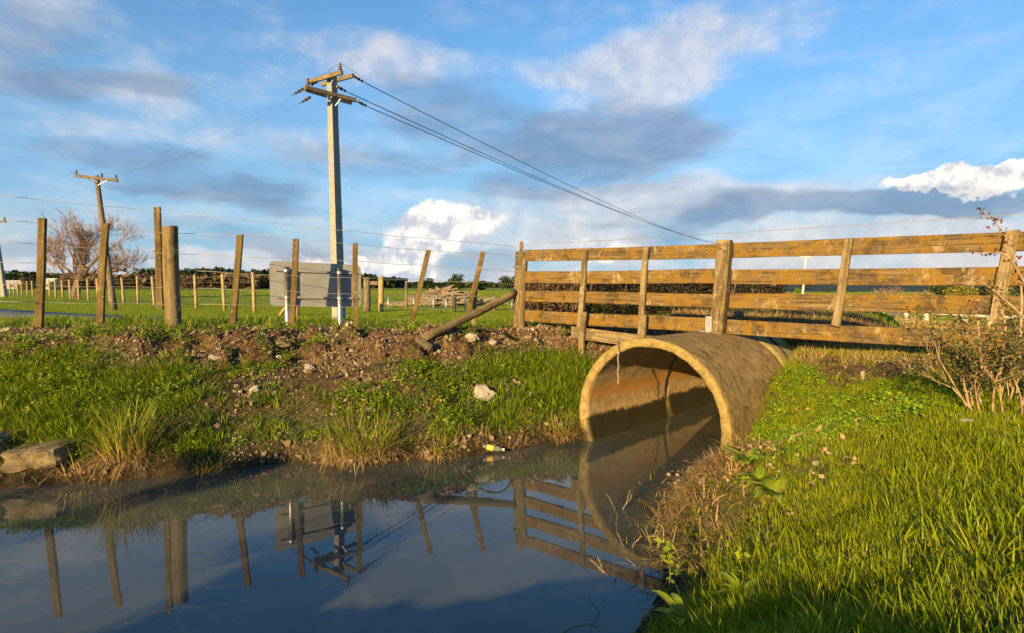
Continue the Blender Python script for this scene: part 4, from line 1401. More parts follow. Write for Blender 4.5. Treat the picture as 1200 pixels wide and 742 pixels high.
# clump variants
short = collection('short_grass', [src('short_grass', *blades(26, 0.06, 0.052, 0.005, 0.55, 0.6), M['grass']) for _ in range(6)])
medium = collection('medium_grass', [src('medium_grass', *blades(18, 0.05, 0.11, 0.0052, 0.65, 0.9, 4), M['grass']) for _ in range(5)])
bankg = collection('bank_grass', [src('bank_grass', *blades(15, 0.06, 0.115, 0.0078, 0.7, 0.9, 4), M['bank_grass']) for _ in range(6)])
bankl = collection('bank_long', [src('bank_long', *blades(20, 0.05, 0.2, 0.0085, 0.75, 1.2, 5), M['bank_grass']) for _ in range(5)])
fieldg = collection('field_grass', [src('field_grass', *blades(40, 0.22, 0.10, 0.010, 0.5, 0.4, 2), M['field_grass']) for _ in range(4)])


def clover_pos(n):
    a = RNG.uniform(0, 6.28, n); r_ = 0.06 * np.sqrt(RNG.uniform(0, 1, n))
    return np.stack([r_ * np.cos(a), r_ * np.sin(a), RNG.uniform(0.005, 0.055, n)], 1)


clov = collection('clover', [src('clover', *leaves(44, clover_pos, 0.0145, 1.2, 0.4), M['clover']) for _ in range(5)])
bclov = collection('bank_weed', [src('bank_weed', *leaves(34, clover_pos, 0.0145, 1.7, 0.55), M['bank_grass']) for _ in range(5)])
strawc = collection('straw', [src('straw', *blades(18, 0.05, 0.17, 0.004, 1.15, 0.9, 4), M['straw']) for _ in range(6)])
litc = collection('litter', [src('litter', *leaves(7, lambda n: np.stack([RNG.normal(0, .05, n), RNG.normal(0, .05, n), RNG.uniform(0.0, .02, n)], 1), 0.019, 1.7, 0.25), M['litter']) for _ in range(4)])
pebs = []
for i in range(7):
    me = rock_mesh(100 + i, 0.7, 1)
    me.materials.append(M['gravel'])
    pebs.append(bpy.data.objects.new('pebble', me))
pebc = collection('pebbles', pebs)

# --- right bank: lawn-like grass with clover near the pipe
def d_right(x, y, mk):
    z, sd, wr, face, behind, s, lat, zp = mk
    p = wr * sstep(0.12, 0.35, sd) * (behind < 0.6) * np.where((np.abs(behind) < 0.42 + 0.2 * fbm(x * 3, y * 3, 2, 3)) & (x > 2.95), 0.10, 1)
    heapm = np.clip(1.5 * np.exp(-(((x - 1.36 - (y - 4.0) * 0.25) / 0.42) ** 2 + ((y - 4.0) / 0.85) ** 2)), 0, 1)
    return p * (1 - 0.96 * heapm) * (0.55 + 0.45 * sstep(-0.35, 0.1, fbm(x * 1.6, y * 1.6, 3, 61)))


P, mk = sample(66000, 0.4, 5.4, 0.2, 7.6, d_right)
scatter('grass', P, rots(len(P)), RNG.uniform(0.7, 1.25, len(P)), short, 6, 'bright green short grass covering the right bank', 'grass')
P, mk = sample(18000, 0.4, 5.4, 0.2, 7.4, lambda x, y, m: d_right(x, y, m) * (0.04 + 0.55 * sstep(0.05, 0.5, fbm(x * 1.1 + 5, y * 1.1, 3, 71)) + 0.3 * (y < 2.7)))
scatter('grass', P, rots(len(P), .2), RNG.uniform(0.55, 1.2, len(P)), medium, 5, 'longer arching grass blades standing in the right bank', 'grass')
P, mk = sample(16000, 0.5, 4.6, 1.1, 7.4, lambda x, y, m: d_right(x, y, m) * np.clip(np.exp(-((x - 2.0) / 0.55) ** 2 - ((y - 4.9) / 0.85) ** 2) * 1.3 + 0.35 * sstep(0.15, 0.4, fbm(x * 1.4, y * 1.4, 3, 83)), 0, 1) * (y > 3.3))
scatter('clover', P, rots(len(P), .2), RNG.uniform(0.7, 1.5, len(P)), clov, 5, 'low clover leaves spreading beside the culvert pipe', 'clover')

# --- left bank
def grassy(x, y):
    return sstep(-0.18, 0.22, fbm(x * 0.9 + 2, y * 0.9, 4, 91))


def d_left(x, y, mk):
    z, sd, wr, face, behind, s, lat, zp = mk
    mid = np.exp(-((x + 0.9) / 1.1) ** 2) * sstep(0.35, 0.6, sd)
    low = sstep(0.06, 0.22, sd) * (1 - sstep(1.35, 1.75, sd))
    patch = np.clip(grassy(x, y) + 0.9 * sstep(-3.4, -4.2, x) + 1.0 * sstep(-0.1, 0.45, x) * sstep(0.3, 0.5, sd) + 0.15, 0, 1)
    # trodden soil in the middle of the bank
    bare = np.exp(-(((x + 2.5) / 0.95) ** 2 + ((sd - 1.2) / 0.35) ** 2)) + 0.8 * np.exp(-(((x + 1.0) / 0.5) ** 2 + ((sd - 0.95) / 0.3) ** 2))
    gaps = 0.3 + 0.7 * sstep(-0.25, 0.15, fbm(x * 2.6 + 4, y * 2.6, 3, 133))
    return (1 - wr) * low * patch * gaps * (1 - 0.6 * mid) * np.clip(1 - bare, 0, 1) * (1 - face)


def d_left_sun(x, y, mk):
    return d_left(x, y, mk)


P, mk = sample(42000, -7.5, 1.6, 4.4, 8.2, d_left)
scatter('grass', P, rots(len(P)), RNG.uniform(0.55, 1.2, len(P)), bankg, 6, 'dark green rough grass growing on the left bank', 'grass')
P, mk = sample(13000, -7.5, 1.4, 4.4, 8.0, lambda x, y, m: d_left(x, y, m) * (0.05 + 0.8 * sstep(0.05, 0.4, fbm(x * 1.3, y * 1.3, 3, 97)) + 0.3 * sstep(-3.5, -4.5, x)))
scatter('grass', P, rots(len(P), .2), RNG.uniform(0.6, 1.15, len(P)), bankl, 5, 'long drooping tufts of grass on the left bank', 'grass')
P, mk = sample(20000, -7.5, 1.4, 4.4, 8.2, lambda x, y, m: np.clip(d_left(x, y, m) + 0.18 * m[3] + 0.22 * (1 - m[2]) * sstep(.1, .3, m[1]) * (1 - m[3]) * (m[4] < 0.3), 0, 1) * sstep(-0.1, 0.3, fbm(x * 1.8 + 9, y * 1.8, 3, 101)))
scatter('bank_weeds', P, rots(len(P), .25), RNG.uniform(0.6, 1.5, len(P)), bclov, 5, 'small leafy weeds scattered over the left bank', 'weeds')
# strip of turf along the crest behind the posts
P, mk = sample(30000, -9, 6, 3.2, 12, lambda x, y, m: sstep(-0.1, 0.7, m[4] + 0.35 * fbm(x * 1.5, y * 1.5, 3, 111)) * (1 - sstep(2.6, 4.0, m[4])) * np.where((np.abs(m[6]) < 2.1) & (m[5] > 0.9) & (m[4] < 2.2), 0.05, 1))
scatter('grass', P, rots(len(P)), RNG.uniform(0.7, 1.4, len(P)), bankg, 6, 'turf along the top of the bank behind the fences', 'grass')
# dead stems and straw: edges of the water, the mound behind the rails, thin over the crest
P, mk = sample(26000, -7, 5.5, 2.2, 10.5, lambda x, y, m: np.clip(
    0.85 * (1 - m[2]) * sstep(0.38, 0.05, m[1]) * sstep(-.3, .2, fbm(x * 2, y * 2, 3, 151)) + 0.8 * (m[4] > 0.05) * sstep(0.9, 1.3, m[5]) * sstep(2.2, 1.6, np.abs(m[6])) * (1 - sstep(1.8, 2.8, m[4]))
    + 0.06 * (1 - m[2]) * sstep(1.3, 1.7, m[1]) * (m[4] < 1), 0, 1))
scatter('dead_stems', P, rots(len(P), .3), RNG.uniform(0.5, 1.1, len(P)), strawc, 6, 'dry dead stems along the water and over the soil behind the rails', 'dead grass')
P, mk = sample(16000, -7, 5.5, 1.5, 10.5, lambda x, y, m: np.clip(0.10 * (m[4] < 1) + 0.3 * m[3] + 0.5 * np.exp(-(((x - 1.5) / 0.4) ** 2 + ((y - 4.2) / 0.7) ** 2)), 0, 1) * (m[1] > 0.03) * (y > 2.6) * 0.5)
scatter('leaf_litter', P, rots(len(P), .3), RNG.uniform(0.5, 1.2, len(P)), litc, 4, 'brown dead leaves lying on both banks', 'dead leaves')
# gravel in the dug face and over the crest
P, mk = sample(330000, -7.5, 4.5, 4.6, 9.5, lambda x, y, m: np.clip(1.0 * m[3] + 0.16 * (1 - m[2]) * sstep(0.5, 0.9, m[1]) * (m[4] < 0.8) + 0.5 * sstep(0.5, 0.15, np.abs(m[4])) * (1 - m[2])
    + 0.3 * sstep(0.3, 0.05, m[1]) * (1 - m[2]) + 0.35 * (1 - m[2]) * np.exp(-(((x + 1.9) / 1.3) ** 2 + ((m[1] - 1.0) / 0.4) ** 2)) + 0.35 * sstep(0.45, 0.1, np.abs(m[4])) * m[2] * (m[6] > 1.3), 0, 1) * sstep(-.5, .3, fbm(x * 3, y * 3, 3, 121)))
ss = np.clip(RNG.lognormal(-4.75, 0.55, len(P)), 0.0035, 0.045)
P[:, 2] += ss * 0.2
scatter('gravel', P, rots(len(P), 1.0), ss, pebc, 7, 'stones and gravel sticking out of the dug earth bank', 'gravel')
# the field beyond
def d_field(x, y, mk):
    rd, _, _ = seg_dist(x, y, [tuple(q) for q in rc[::3]])
    return (mk[4] > 3.0) * sstep(1.6, 2.1, rd) * np.clip(22.0 / y, 0, 1) ** 1.2


P, mk = sample(90000, -36, 36, 11.5, 42, d_field)
P2, mk = sample(60000, -130, 130, 40, 150, lambda x, y, m: d_field(x, y, m) * 0 + np.clip(55.0 / y, 0, 1))
P = np.concatenate([P, P2])
scatter('grass', P, rots(len(P), .1), RNG.uniform(0.6, 1.3, len(P)) * np.clip(P[:, 1] / 40, 1, 3), fieldg, 4, 'sunlit grass of the flat field and verge beyond the bank', 'grass')

# ------------------------------------------------------------------ named tufts and plants on the banks
def tussock(px, py, n, rad, length, label, mat='tussock', width=0.0105, lean=0.55, curl=1.1, skirt=0):
    p = hit(px, py)
    e = empty('grass_tussock', p, label, 'grass tussock')
    V, F, H, rn = blades(n, rad, length, width, lean, curl, 5)
    o = link('blades', np_mesh('blades', V, F, {'h': H, 'rnd': rn}), M[mat]); o.parent = e
    if skirt:
        V, F, H, rn = blades(skirt, rad * 1.25, length * 0.62, 0.005, 1.25, 1.3, 5)
        o = link('dead_skirt', np_mesh('dead_skirt', V, F, {'h': H, 'rnd': rn}), M['straw']); o.parent = e
    return e


tussock(152, 535, 260, 0.17, 0.50, 'tall yellow-green tussock at the water edge on the left', lean=0.32, curl=0.7, skirt=700)
tussock(425, 526, 560, 0.27, 0.34, 'large green tussock hanging over the water in the middle of the bank', lean=0.75, curl=1.0, skirt=1300)
tussock(512, 530, 80, 0.10, 0.26, 'small drooping tussock right of the large one', lean=0.9, curl=1.0, skirt=160)
tussock(90, 552, 50, 0.12, 0.2, 'thin straw-coloured tuft below the lit slab', 'straw', lean=0.6)
tussock(655, 505, 200, 0.16, 0.26, 'pale grass tuft pressed against the left side of the culvert mouth', lean=0.8, curl=1.1, skirt=500)
tussock(240, 548, 60, 0.16, 0.22, 'ragged tuft in the shade right of the tall tussock', lean=0.8, skirt=200)
tussock(345, 537, 18, 0.12, 0.2, 'few dry stems above the mud in the middle of the bank', 'straw', lean=0.8)
tussock(30, 508, 160, 0.22, 0.2, 'green and straw tuft growing on top of the lit slab', lean=0.9)
tussock(1010, 610, 70, 0.14, 0.20, 'coarse long-bladed tuft in the shade of the right bank', 'grass', 0.0055)
tussock(1085, 585, 90, 0.2, 0.20, 'long leaning blades in the right bank beside the coarse tuft', 'grass', 0.0055)
tussock(1170, 640, 80, 0.2, 0.17, 'thick grass tuft near the right frame edge', 'grass', 0.0055)
tussock(905, 655, 60, 0.12, 0.19, 'thin upright tuft above the pinkish stone', 'grass', 0.006, 0.4)
tussock(832, 668, 34, 0.08, 0.42, 'few long pale blades arching over the water on the right bank', 'tussock', 0.008, 0.9, 1.2)

# heap of dead stems sliding into the water at the right
ht = empty('dead_stem_heap', hit(845, 600), 'tangled heap of dead tan stems at the water edge right of the culvert', 'dead stems')
def heap_blades(n, L, wd, mat, name, seed):
    rg = np.random.default_rng(seed)
    V, F, H, rn = blades(n, 0.01, L, wd, 1.2, 1.3, 5, rg, squash=0.62)
    k = len(V) // n
    c = np.stack([rg.normal(1.36, 0.20, n), rg.normal(3.95, 0.45, n)], 1)
    c[:, 0] += (c[:, 1] - 4.0) * 0.34
    z = np.maximum(land(c[:, 0], c[:, 1]), 0.0)
    bmp = 0.13 * np.exp(-(((c[:, 0] - 1.4) / 0.3) ** 2 + ((c[:, 1] - 4.2) / 0.6) ** 2))
    z = z + rg.uniform(0, 0.6, n) * bmp
    V = V.reshape(n, k, 3) + np.concatenate([c, z[:, None]], 1)[:, None] - np.array(ht.location)
    V = V.reshape(-1, 3)
    o = link(name, np_mesh(name, V, F, {'h': H, 'rnd': rn}), M[mat]); o.parent = ht


heap_blades(3000, 0.20, 0.0085, 'straw', 'stems', 5)
heap_blades(3500, 0.12, 0.005, 'straw', 'fine_stems', 7)
heap_blades(700, 0.24, 0.0075, 'tussock', 'yellow_stems', 6)
for c_ in ht.children: c_['kind'] = 'stuff'
V, F, H, rn = leaves(650, lambda n: (lambda c: np.concatenate([c, (np.maximum(land(c[:, 0], c[:, 1]), 0) + RNG.uniform(0.005, 0.05, n))[:, None]], 1) - np.array(ht.location))(np.stack([np.maximum(RNG.normal(1.56, .18, n), 1.3), RNG.normal(4.15, .42, n)], 1)), 0.028, 1.4, 0.5)
o = link('dead_leaves', np_mesh('dead_leaves', V, F, {'h': H, 'rnd': rn}), M['litter']); o.parent = ht


# broad-leaved weeds
def rosette(px, py, n, L, wd, label, up=0.7, name='broadleaf_weed', mat='weed'):
    p = hit(px, py)
    V, F = [], []; A = []
    for k in range(n):
        a = random.uniform(0, 6.28); l = L * random.uniform(.6, 1.1); e0 = up * random.uniform(.4, 1.2)
        d_ = Vector((math.cos(a), math.sin(a), 0)); sd_ = Vector((-math.sin(a), math.cos(a), 0))
        b = len(V)
        for i in range(7):
            t = i / 6
            ww = wd * random.uniform(.85, 1.1) * (math.sin(math.pi * min(1, 0.12 + t * 0.88)) ** 0.8 + 0.12)
            c = d_ * (l * t * math.cos(e0 * (1 - 0.5 * t))) + UP * (l * (math.sin(e0) * t - 0.35 * t * t * t) + 0.01)
            V += [c - sd_ * ww / 2 + UP * ww * 0.15, c, c + sd_ * ww / 2 + UP * ww * 0.15]
            A += [random.random() * .2 + k / n * .8] * 3
        for i in range(6):
            q = b + i * 3
            F += [(q, q + 1, q + 4, q + 3), (q + 1, q + 2, q + 5, q + 4)]
    me = np_mesh(name, np.array(V), np.array(F), {'rnd': A, 'h': np.ones(len(A))}, smooth=True)
    o = link(name, me, M[mat]); o.location = p + UP * 0.012
    return tag(o, label, 'weed')


rosette(876, 548, 22, 0.19, 0.05, 'clump of yellow-green broad leaves just right of the culvert rim')
rosette(908, 588, 24, 0.19, 0.055, 'largest rosette of bright broad leaves at the end of the dead stems')
rosette(890, 570, 16, 0.15, 0.045, 'small rosette of leaves between the rim and the dead stems')
rosette(800, 738, 9, 0.16, 0.045, 'yellow-green broad leaves at the bottom edge by the water', 1.1)
rosette(868, 712, 12, 0.12, 0.035, 'upright leafy weed beside the tiny pinkish stone', 1.2)
rosette(890, 640, 9, 0.10, 0.03, 'small leafy weed below the heap of dead stems', 1.0)
rosette(450, 470, 7, 0.09, 0.03, 'low rosette under the dandelion flower on the left bank', 0.5)
rosette(590, 490, 9, 0.10, 0.035, 'dark leafy weed below the broad flat stone', 0.7)
rosette(220, 425, 14, 0.12, 0.035, 'bushy weed clinging to the dirt face below the round post', 0.9)
rosette(75, 415, 12, 0.13, 0.04, 'low weed on the bank below the leftmost batten', 0.9)


def stemweed(px, py, h, n, label):
    p = hit(px, py)
    e = empty('leggy_weed', p, label, 'weed')
    pts = [(0.03 * math.sin(3 * t), 0.02 * t, h * t) for t in np.linspace(0, 1, 8)]
    st_ = MB().tube(pts, [0.004 * (1 - .6 * t) for t in np.linspace(0, 1, 8)], 5).build('stem', M['weed'], None, True); st_.parent = e
    lf = leaves(n, lambda k: (lambda t: np.stack([0.03 * np.sin(3 * t) + RNG.normal(0, .022, k), 0.02 * t + RNG.normal(0, .022, k), h * t], 1))(RNG.uniform(.2, 1, k)), 0.026, 1.7, 0.5)
    o = link('leaves', np_mesh('leaves', lf[0], lf[1], {'h': lf[2], 'rnd': lf[3]}), M['weed']); o.parent = e


stemweed(778, 715, 0.34, 34, 'leggy leafy weed rising against the water at the bottom')
stemweed(860, 690, 0.22, 26, 'short leggy weed in front of the right bank grass')
# dandelion
dn = hit(455, 474)
e = empty('dandelion', dn, 'single yellow dandelion flower on the left bank', 'flower')
o = MB().tube([(0, 0, 0), (0.004, 0, 0.05), (0.0, -0.006, 0.10)], 0.0025, 5).build('stem', M['weed']); o.parent = e
fl = blades(40, 0.004, 0.024, 0.006, 0.9, 0.8, 2)
M['dandelion'] = leaf_mat('dandelion_petal', [(0.7, 0.42, 0.01), (0.8, 0.55, 0.02)], 0.2, 0.6, 0.0)
o = link('petals', np_mesh('petals', fl[0] + np.array([0, -0.006, 0.115]), fl[1], {'h': fl[2], 'rnd': fl[3]}), M['dandelion']); o.parent = e
# dry stems standing in the water
for i, (px, py, ll) in enumerate(((726, 598, .14), (736, 640, .10), (763, 636, .12), (745, 700, .0), (707, 720, .12), (100, 566, .2), (710, 672, .08))):
    if ll == 0: continue
    p = at(px, py, z=0)
    mb = MB()
    for k in range(3 if i not in (4,) else 1):
        a = random.uniform(0, 6.28)
        q = [p + Vector((random.uniform(-.02, .02), random.uniform(-.02, .02), -0.02))]
        for j in range(4): q.append(q[-1] + Vector((math.cos(a) * .02 + random.uniform(-.012, .012), math.sin(a) * .02, ll / 4)))
        mb.tube(q, 0.0022, 4)
    tag(mb.build('reed_stem', M['dead_wood']), ['pair of dry stems standing in the water inside the arch reflection', 'bent dry stem in the shaded water left of the dead heap', 'dry stem in the shaded water beside the dead heap', '', 'lone dry stem in the open blue water at the bottom',
        'straggling stems at the water edge below the lit slab', 'short stems by the reflected rails'][i], 'reed')
tw = [at(660, 742, z=0), at(672, 735, z=0.03), at(690, 731, z=0.05), at(705, 738, z=0.01)]
tag(MB().tube(tw, 0.004, 5).build('floating_twig', M['dead_wood'], None, True), 'thin bent twig in the water at the bottom edge', 'twig')
tw = [at(755, 629, z=0.005), at(770, 628, z=0.015), at(790, 632, z=0.01), at(812, 640, z=0.02)]
tag(MB().tube(tw, 0.006, 5).build('floating_twig', M['dead_wood'], None, True), 'straight stick poking out of the dead heap over the water', 'twig')

# ------------------------------------------------------------------ thorny shrub at the right edge
sp = hit(1180, 480)
shr = empty('thorny_shrub', sp, 'thorny shrub with small dark and rusty leaves at the right edge of the fence', 'shrub')
stems = MB(); tips = []


def grow(p, d_, L, r_, depth, wild=0.35):
    pts, rad = [p], [r_]
    n = 5
    for i in range(n):
        d_ = (d_ + Vector((random.gauss(0, wild), random.gauss(0, wild), random.gauss(0, wild * .7))) * 0.35 + UP * 0.03).normalized()
        p = p + d_ * (L / n)
        pts.append(p); rad.append(r_ * (1 - 0.6 * (i + 1) / n))
        tips.append((p, depth))
    stems.tube(pts, rad, 5)
    if depth > 0:
        for k in range(random.choice((3, 4, 4))):
            i = random.randint(2, n)
            a = random.uniform(0, 6.28)
            side_ = Vector((math.cos(a), math.sin(a), random.uniform(-.2, .7)))
            grow(pts[i], (d_ + side_ * 0.9).normalized(), L * random.uniform(.4, .65), rad[i] * .7, depth - 1, wild)


for k in range(24):
    a = random.uniform(0, 6.28)
    b = sp + Vector((0.16 * math.cos(a), 0.16 * math.sin(a), -0.03))
    dd = Vector((0.5 * math.cos(a) - 0.02, 0.45 * math.sin(a), 1.0)).normalized()
    grow(b, dd, random.uniform(.24, .44), random.uniform(.004, .008), 2)
# stout pale leaning stem
grow(sp + Vector((0.03, -0.03, -0.03)), Vector((0.35, -0.1, 1)).normalized(), 0.45, 0.011, 2, 0.25)
stems.build('stems', M['shrub_stem'], shr, True)
tp = np.array([np.array(t[0]) for t in tips if t[1] < 2])
nl = 6500
idx = RNG.integers(0, len(tp), nl)
lv = leaves(nl, lambda n: tp[idx] + RNG.normal(0, .024, (n, 3)) - np.array(shr.location), 0.013, 1.9, 0.8)
o = link('leaves', np_mesh('leaves', lv[0], lv[1], {'h': lv[2], 'rnd': lv[3]}), M['shrub_leaf']); o.parent = shr
# tall whip shoots above the rails
for (pxs, n, nm) in (([(1196, 395), (1197, 340), (1188, 300), (1172, 268), (1151, 247)], 70, 'tall whip'), ([(1200, 330), (1180, 300), (1160, 296), (1143, 297)], 34, 'side shoot'),
                     ([(1200, 372), (1170, 345), (1150, 331), (1122, 322)], 34, 'low shoot'), ([(1150, 440), (1148, 400), (1144, 360)], 60, 'upright shoot'), ([(1172, 440), (1178, 380), (1160, 330)], 40, 'bent shoot')):
    pts = spline([np.array(at(px, py, D=sp.y - 0.12 + 0.02 * i)) for i, (px, py) in enumerate(pxs)], 6)
    rd = np.linspace(0.007, 0.0022, len(pts))
    MB().tube([tuple(q) for q in pts], list(rd), 5).build('whip_stem', M['shrub_stem'], shr, True)
    ix = RNG.integers(len(pts) // 4, len(pts), n)
    lv = leaves(n, lambda k: pts[ix] + RNG.normal(0, .014, (k, 3)) - np.array(shr.location), 0.014, 2.0, 0.7)
    o = link('whip_leaves', np_mesh('whip_leaves', lv[0], lv[1], {'h': lv[2], 'rnd': lv[3]}), M['red_leaf']); o.parent = shr

# ------------------------------------------------------------------ trees and far things
def crown_leaves(cl, n, size, rg, flat=0.6):
    """leaf sprays spread through and mostly near the surface of several unequal clumps"""
    cl = np.array(cl)
    wts = cl[:, 3] ** 2; wts /= wts.sum()
    k = rg.choice(len(cl), n, p=wts)
    d = rg.normal(size=(n, 3)); d /= np.linalg.norm(d, axis=1)[:, None]
    r_ = rg.uniform(0.35, 1.0, n) ** 0.5 * (1 + 0.12 * rg.normal(size=n))
    P = cl[k, :3] + d * (r_ * cl[k, 3])[:, None] * np.stack([np.ones(n), np.ones(n), cl[k, 4]], 1)
    return leaves(n, lambda m: P, size, 1.5, 0.9, rg)


def tree(name, px, by, D, w_px, top, label, mat, cat='tree', leaf=None, seed=1, n=1500, trunk=True, group=None, lumps=9):
    rg = np.random.default_rng(seed)
    base = at(px, by, D=D); base.z = FIELD_Z
    H = at(px, top, D=D).z - FIELD_Z
    Wd = w_px / FPX * D
    e = empty(name, base, label, cat, group)
    if trunk:
        mb = MB().tube([(0, 0, -0.2), (0.02 * H, 0, H * .3), (0.0, 0.02 * H, H * .6)], [0.045 * H, .035 * H, .015 * H], 7)
        for k in range(5):
            a = rg.uniform(0, 6.28)
            mb.tube([(0.01 * H, 0, H * (.25 + .06 * k)), (Wd * .25 * math.cos(a), Wd * .25 * math.sin(a), H * (.45 + .08 * k))], [0.018 * H, 0.006 * H], 5)
        o = mb.build('trunk', M['tree_bark'], None, True); o.parent = e
    cl = []
    for k in range(lumps):
        a = rg.uniform(0, 6.28); q = rg.uniform(0, 0.62)
        zc = rg.uniform(0.28 if trunk else 0.15, 0.8)
        sh = math.sqrt(max(0.1, 1 - (2 * zc - 0.9) ** 2))
        r_ = rg.uniform(.16, .30)
        cl.append((Wd * .5 * q * math.cos(a) * sh, Wd * .5 * q * math.sin(a) * sh, H * zc, min(Wd, H * 1.4) * r_, rg.uniform(.6, .95)))
    cl.append((0, 0, H * .72, min(Wd, H) * .26, .9))
    lv = crown_leaves(cl, n, leaf or max(0.1, Wd * 0.05), rg)
    V = lv[0]
    V[:, 2] = np.clip(V[:, 2], 0.02, H)
    o = link('crown', np_mesh('crown', V, lv[1], {'h': lv[2], 'rnd': lv[3]}), M[mat]); o.parent = e
    return e


# the bare willow
wl_D = 60.0
wbase = at(87, 348, D=wl_D); wbase.z = FIELD_Z
willow = empty('bare_tree', wbase, 'wide leafless willow tree with reddish twigs behind the leaning pole', 'tree')
limb, twg = MB(), MB()
rw = random.Random(5)


def willow_grow(p, d_, L, r_, depth):
    pts, rad = [p], [r_]
    n = 4
    for i in range(n):
        d_ = (d_ + Vector((rw.gauss(0, .16), rw.gauss(0, .16), rw.gauss(0, .10) + 0.05))).normalized()
        p = p + d_ * (L / n)
        pts.append(p); rad.append(r_ * (1 - .5 * (i + 1) / n))
    (limb if depth > 2 else twg).tube(pts, rad, 6 if depth > 2 else 3, False)
    if depth > 0:
        for k in range(4 if depth > 1 else 9):
            i = rw.randint(1, n)
            a = rw.uniform(0, 6.28)
            sd_ = d_.cross(Vector((math.cos(a), math.sin(a), .3))).normalized()
            willow_grow(pts[i], (d_ * rw.uniform(.7, 1.1) + sd_ * rw.uniform(.35, .8) + UP * .12).normalized(), L * rw.uniform(.52, .82), max(rad[i] * rw.uniform(.5, .75), .012), depth - 1)


limb.tube([(wbase.x, wbase.y, 0.0), (wbase.x + .25, wbase.y, 1.3), (wbase.x + .55, wbase.y, 2.2)], [.5, .38, .34], 8)
q = Vector((wbase.x + .5, wbase.y, 2.1))
for dx, dz, L, r_ in ((-0.85, 1.0, 2.6, .16), (-0.45, 1.25, 2.9, .18), (0.15, 1.3, 3.0, .2), (0.75, 1.0, 3.3, .2), (1.15, .75, 3.6, .18), (1.3, .45, 3.3, .14), (-.9, .6, 2.7, .12), (0.4, 1.1, 3.0, .15), (1.0, 1.0, 3.3, .14)):
    willow_grow(q + Vector((dx * .2, 0, dz * .1)), Vector((dx, rw.uniform(-.5, .5), dz)).normalized(), L, r_, 4)
for mb_, nm, mt in ((limb, 'limbs', 'tree_bark'), (twg, 'twigs', 'twig')):
    mb_.build(nm, M[mt], willow, False)

# hedge behind the rails
def hedge(name, pts, hgt, depth, n, size, mat, label, seed, twigs=0):
    rg = np.random.default_rng(seed)
    pts = np.array(pts, float)
    e = empty(name, (pts[:, 0].mean(), pts[:, 1].mean(), FIELD_Z), label, 'hedge')
    L = np.array(e.location)
    t = rg.uniform(0, len(pts) - 1, n); i = np.minimum(t.astype(int), len(pts) - 2); f = (t - i)[:, None]
    c = pts[i] * (1 - f) + pts[i + 1] * f
    hh = hgt * (1 + 0.16 * fbm(c[:, 0] * 0.8, c[:, 1] * 0.8, 3, seed) + 0.08 * fbm(c[:, 0] * 3, c[:, 1], 2, seed + 4))
    z = hh * rg.uniform(0.0, 1.0, n) ** 0.8
    off = rg.normal(0, 1, n) * depth * (1 - 0.45 * (z / hh) ** 3)
    P = np.stack([c[:, 0] + off * 0.35, c[:, 1] + off, FIELD_Z + z], 1)
    lv = leaves(n, lambda m: P - L, size, 1.8, 0.9, rg)
    o = link('foliage', np_mesh('foliage', lv[0], lv[1], {'h': lv[2], 'rnd': lv[3]}), M[mat]); o.parent = e
    if twigs:
        mb = MB()
        for k in range(twigs):
            j = rg.integers(0, n)
            b = Vector((c[j, 0] + rg.normal(0, depth * .5), c[j, 1] + rg.normal(0, depth * .5), FIELD_Z + hh[j] * rg.uniform(.2, .7)))
            d_ = Vector((rg.normal(0, .35), rg.normal(0, .35), 1)).normalized() * rg.uniform(.4, .9)
            mb.tube([b, b + d_ * .6 + Vector((rg.normal(0, .05), 0, 0)), b + d_], [.012, .008, .004], 3, False)
        o = mb.build('twigs', M['twig'], None); o.parent = e; o.location = -Vector(e.location)
    return e


hA, hB = at(612, 366, D=25.5), at(852, 362, D=28)
hedge('hedge', [(hA.x, 25.5), ((hA.x + hB.x) / 2, 26.5), (hB.x, 28.0)], 1.72, 0.6, 26000, 0.085, 'hedge_leaf', 'dark dense hedge seen between the rails left of the heavy post', 3, 500)
hb = at(640, 366, D=27.5)
hedge('hedge', [(at(618, 366, D=24.5).x, 24.6), (at(690, 366, D=24.5).x, 25.2)], 1.8, 0.45, 5500, 0.07, 'brown_leaf', 'lighter brown twiggy bush at the left end of the dark hedge', 8, 260)
hc_ = at(852, 362, D=36)
hedge('hedge', [(at(848, 362, D=36).x, 36), (at(920, 362, D=40).x, 40)], 1.5, 0.5, 6000, 0.09, 'hedge_leaf', 'low dark hedge continuing right of the heavy post', 12, 60)

# distant wood along the left horizon: one mass
def wood(name, px0, px1, D, top0, top1, n, size, mat, label, seed):
    rg = np.random.default_rng(seed)
    px = rg.uniform(px0, px1, n)
    x = (px - 600) / FPX * D; y = D + rg.normal(0, 8, n)
    tp = top0 + (top1 - top0) * (px - px0) / (px1 - px0)
    hm = (335 - tp) / FPX * D + (CAM_H - FIELD_Z)
    hm = hm * (1 + 0.35 * fbm(x * 0.09, y * 0 + seed, 3, seed) + 0.15 * fbm(x * 0.3, y * 0, 2, seed + 3))
    z = hm * rg.uniform(0, 1, n) ** 0.7
    P = np.stack([x, y, FIELD_Z + z], 1)
    lv = leaves(n, lambda m: P, size, 1.4, 0.9, rg)
    return tag(link(name, np_mesh(name, lv[0], lv[1], {'h': lv[2], 'rnd': lv[3]}), M[mat]), label, 'trees', kind='stuff')


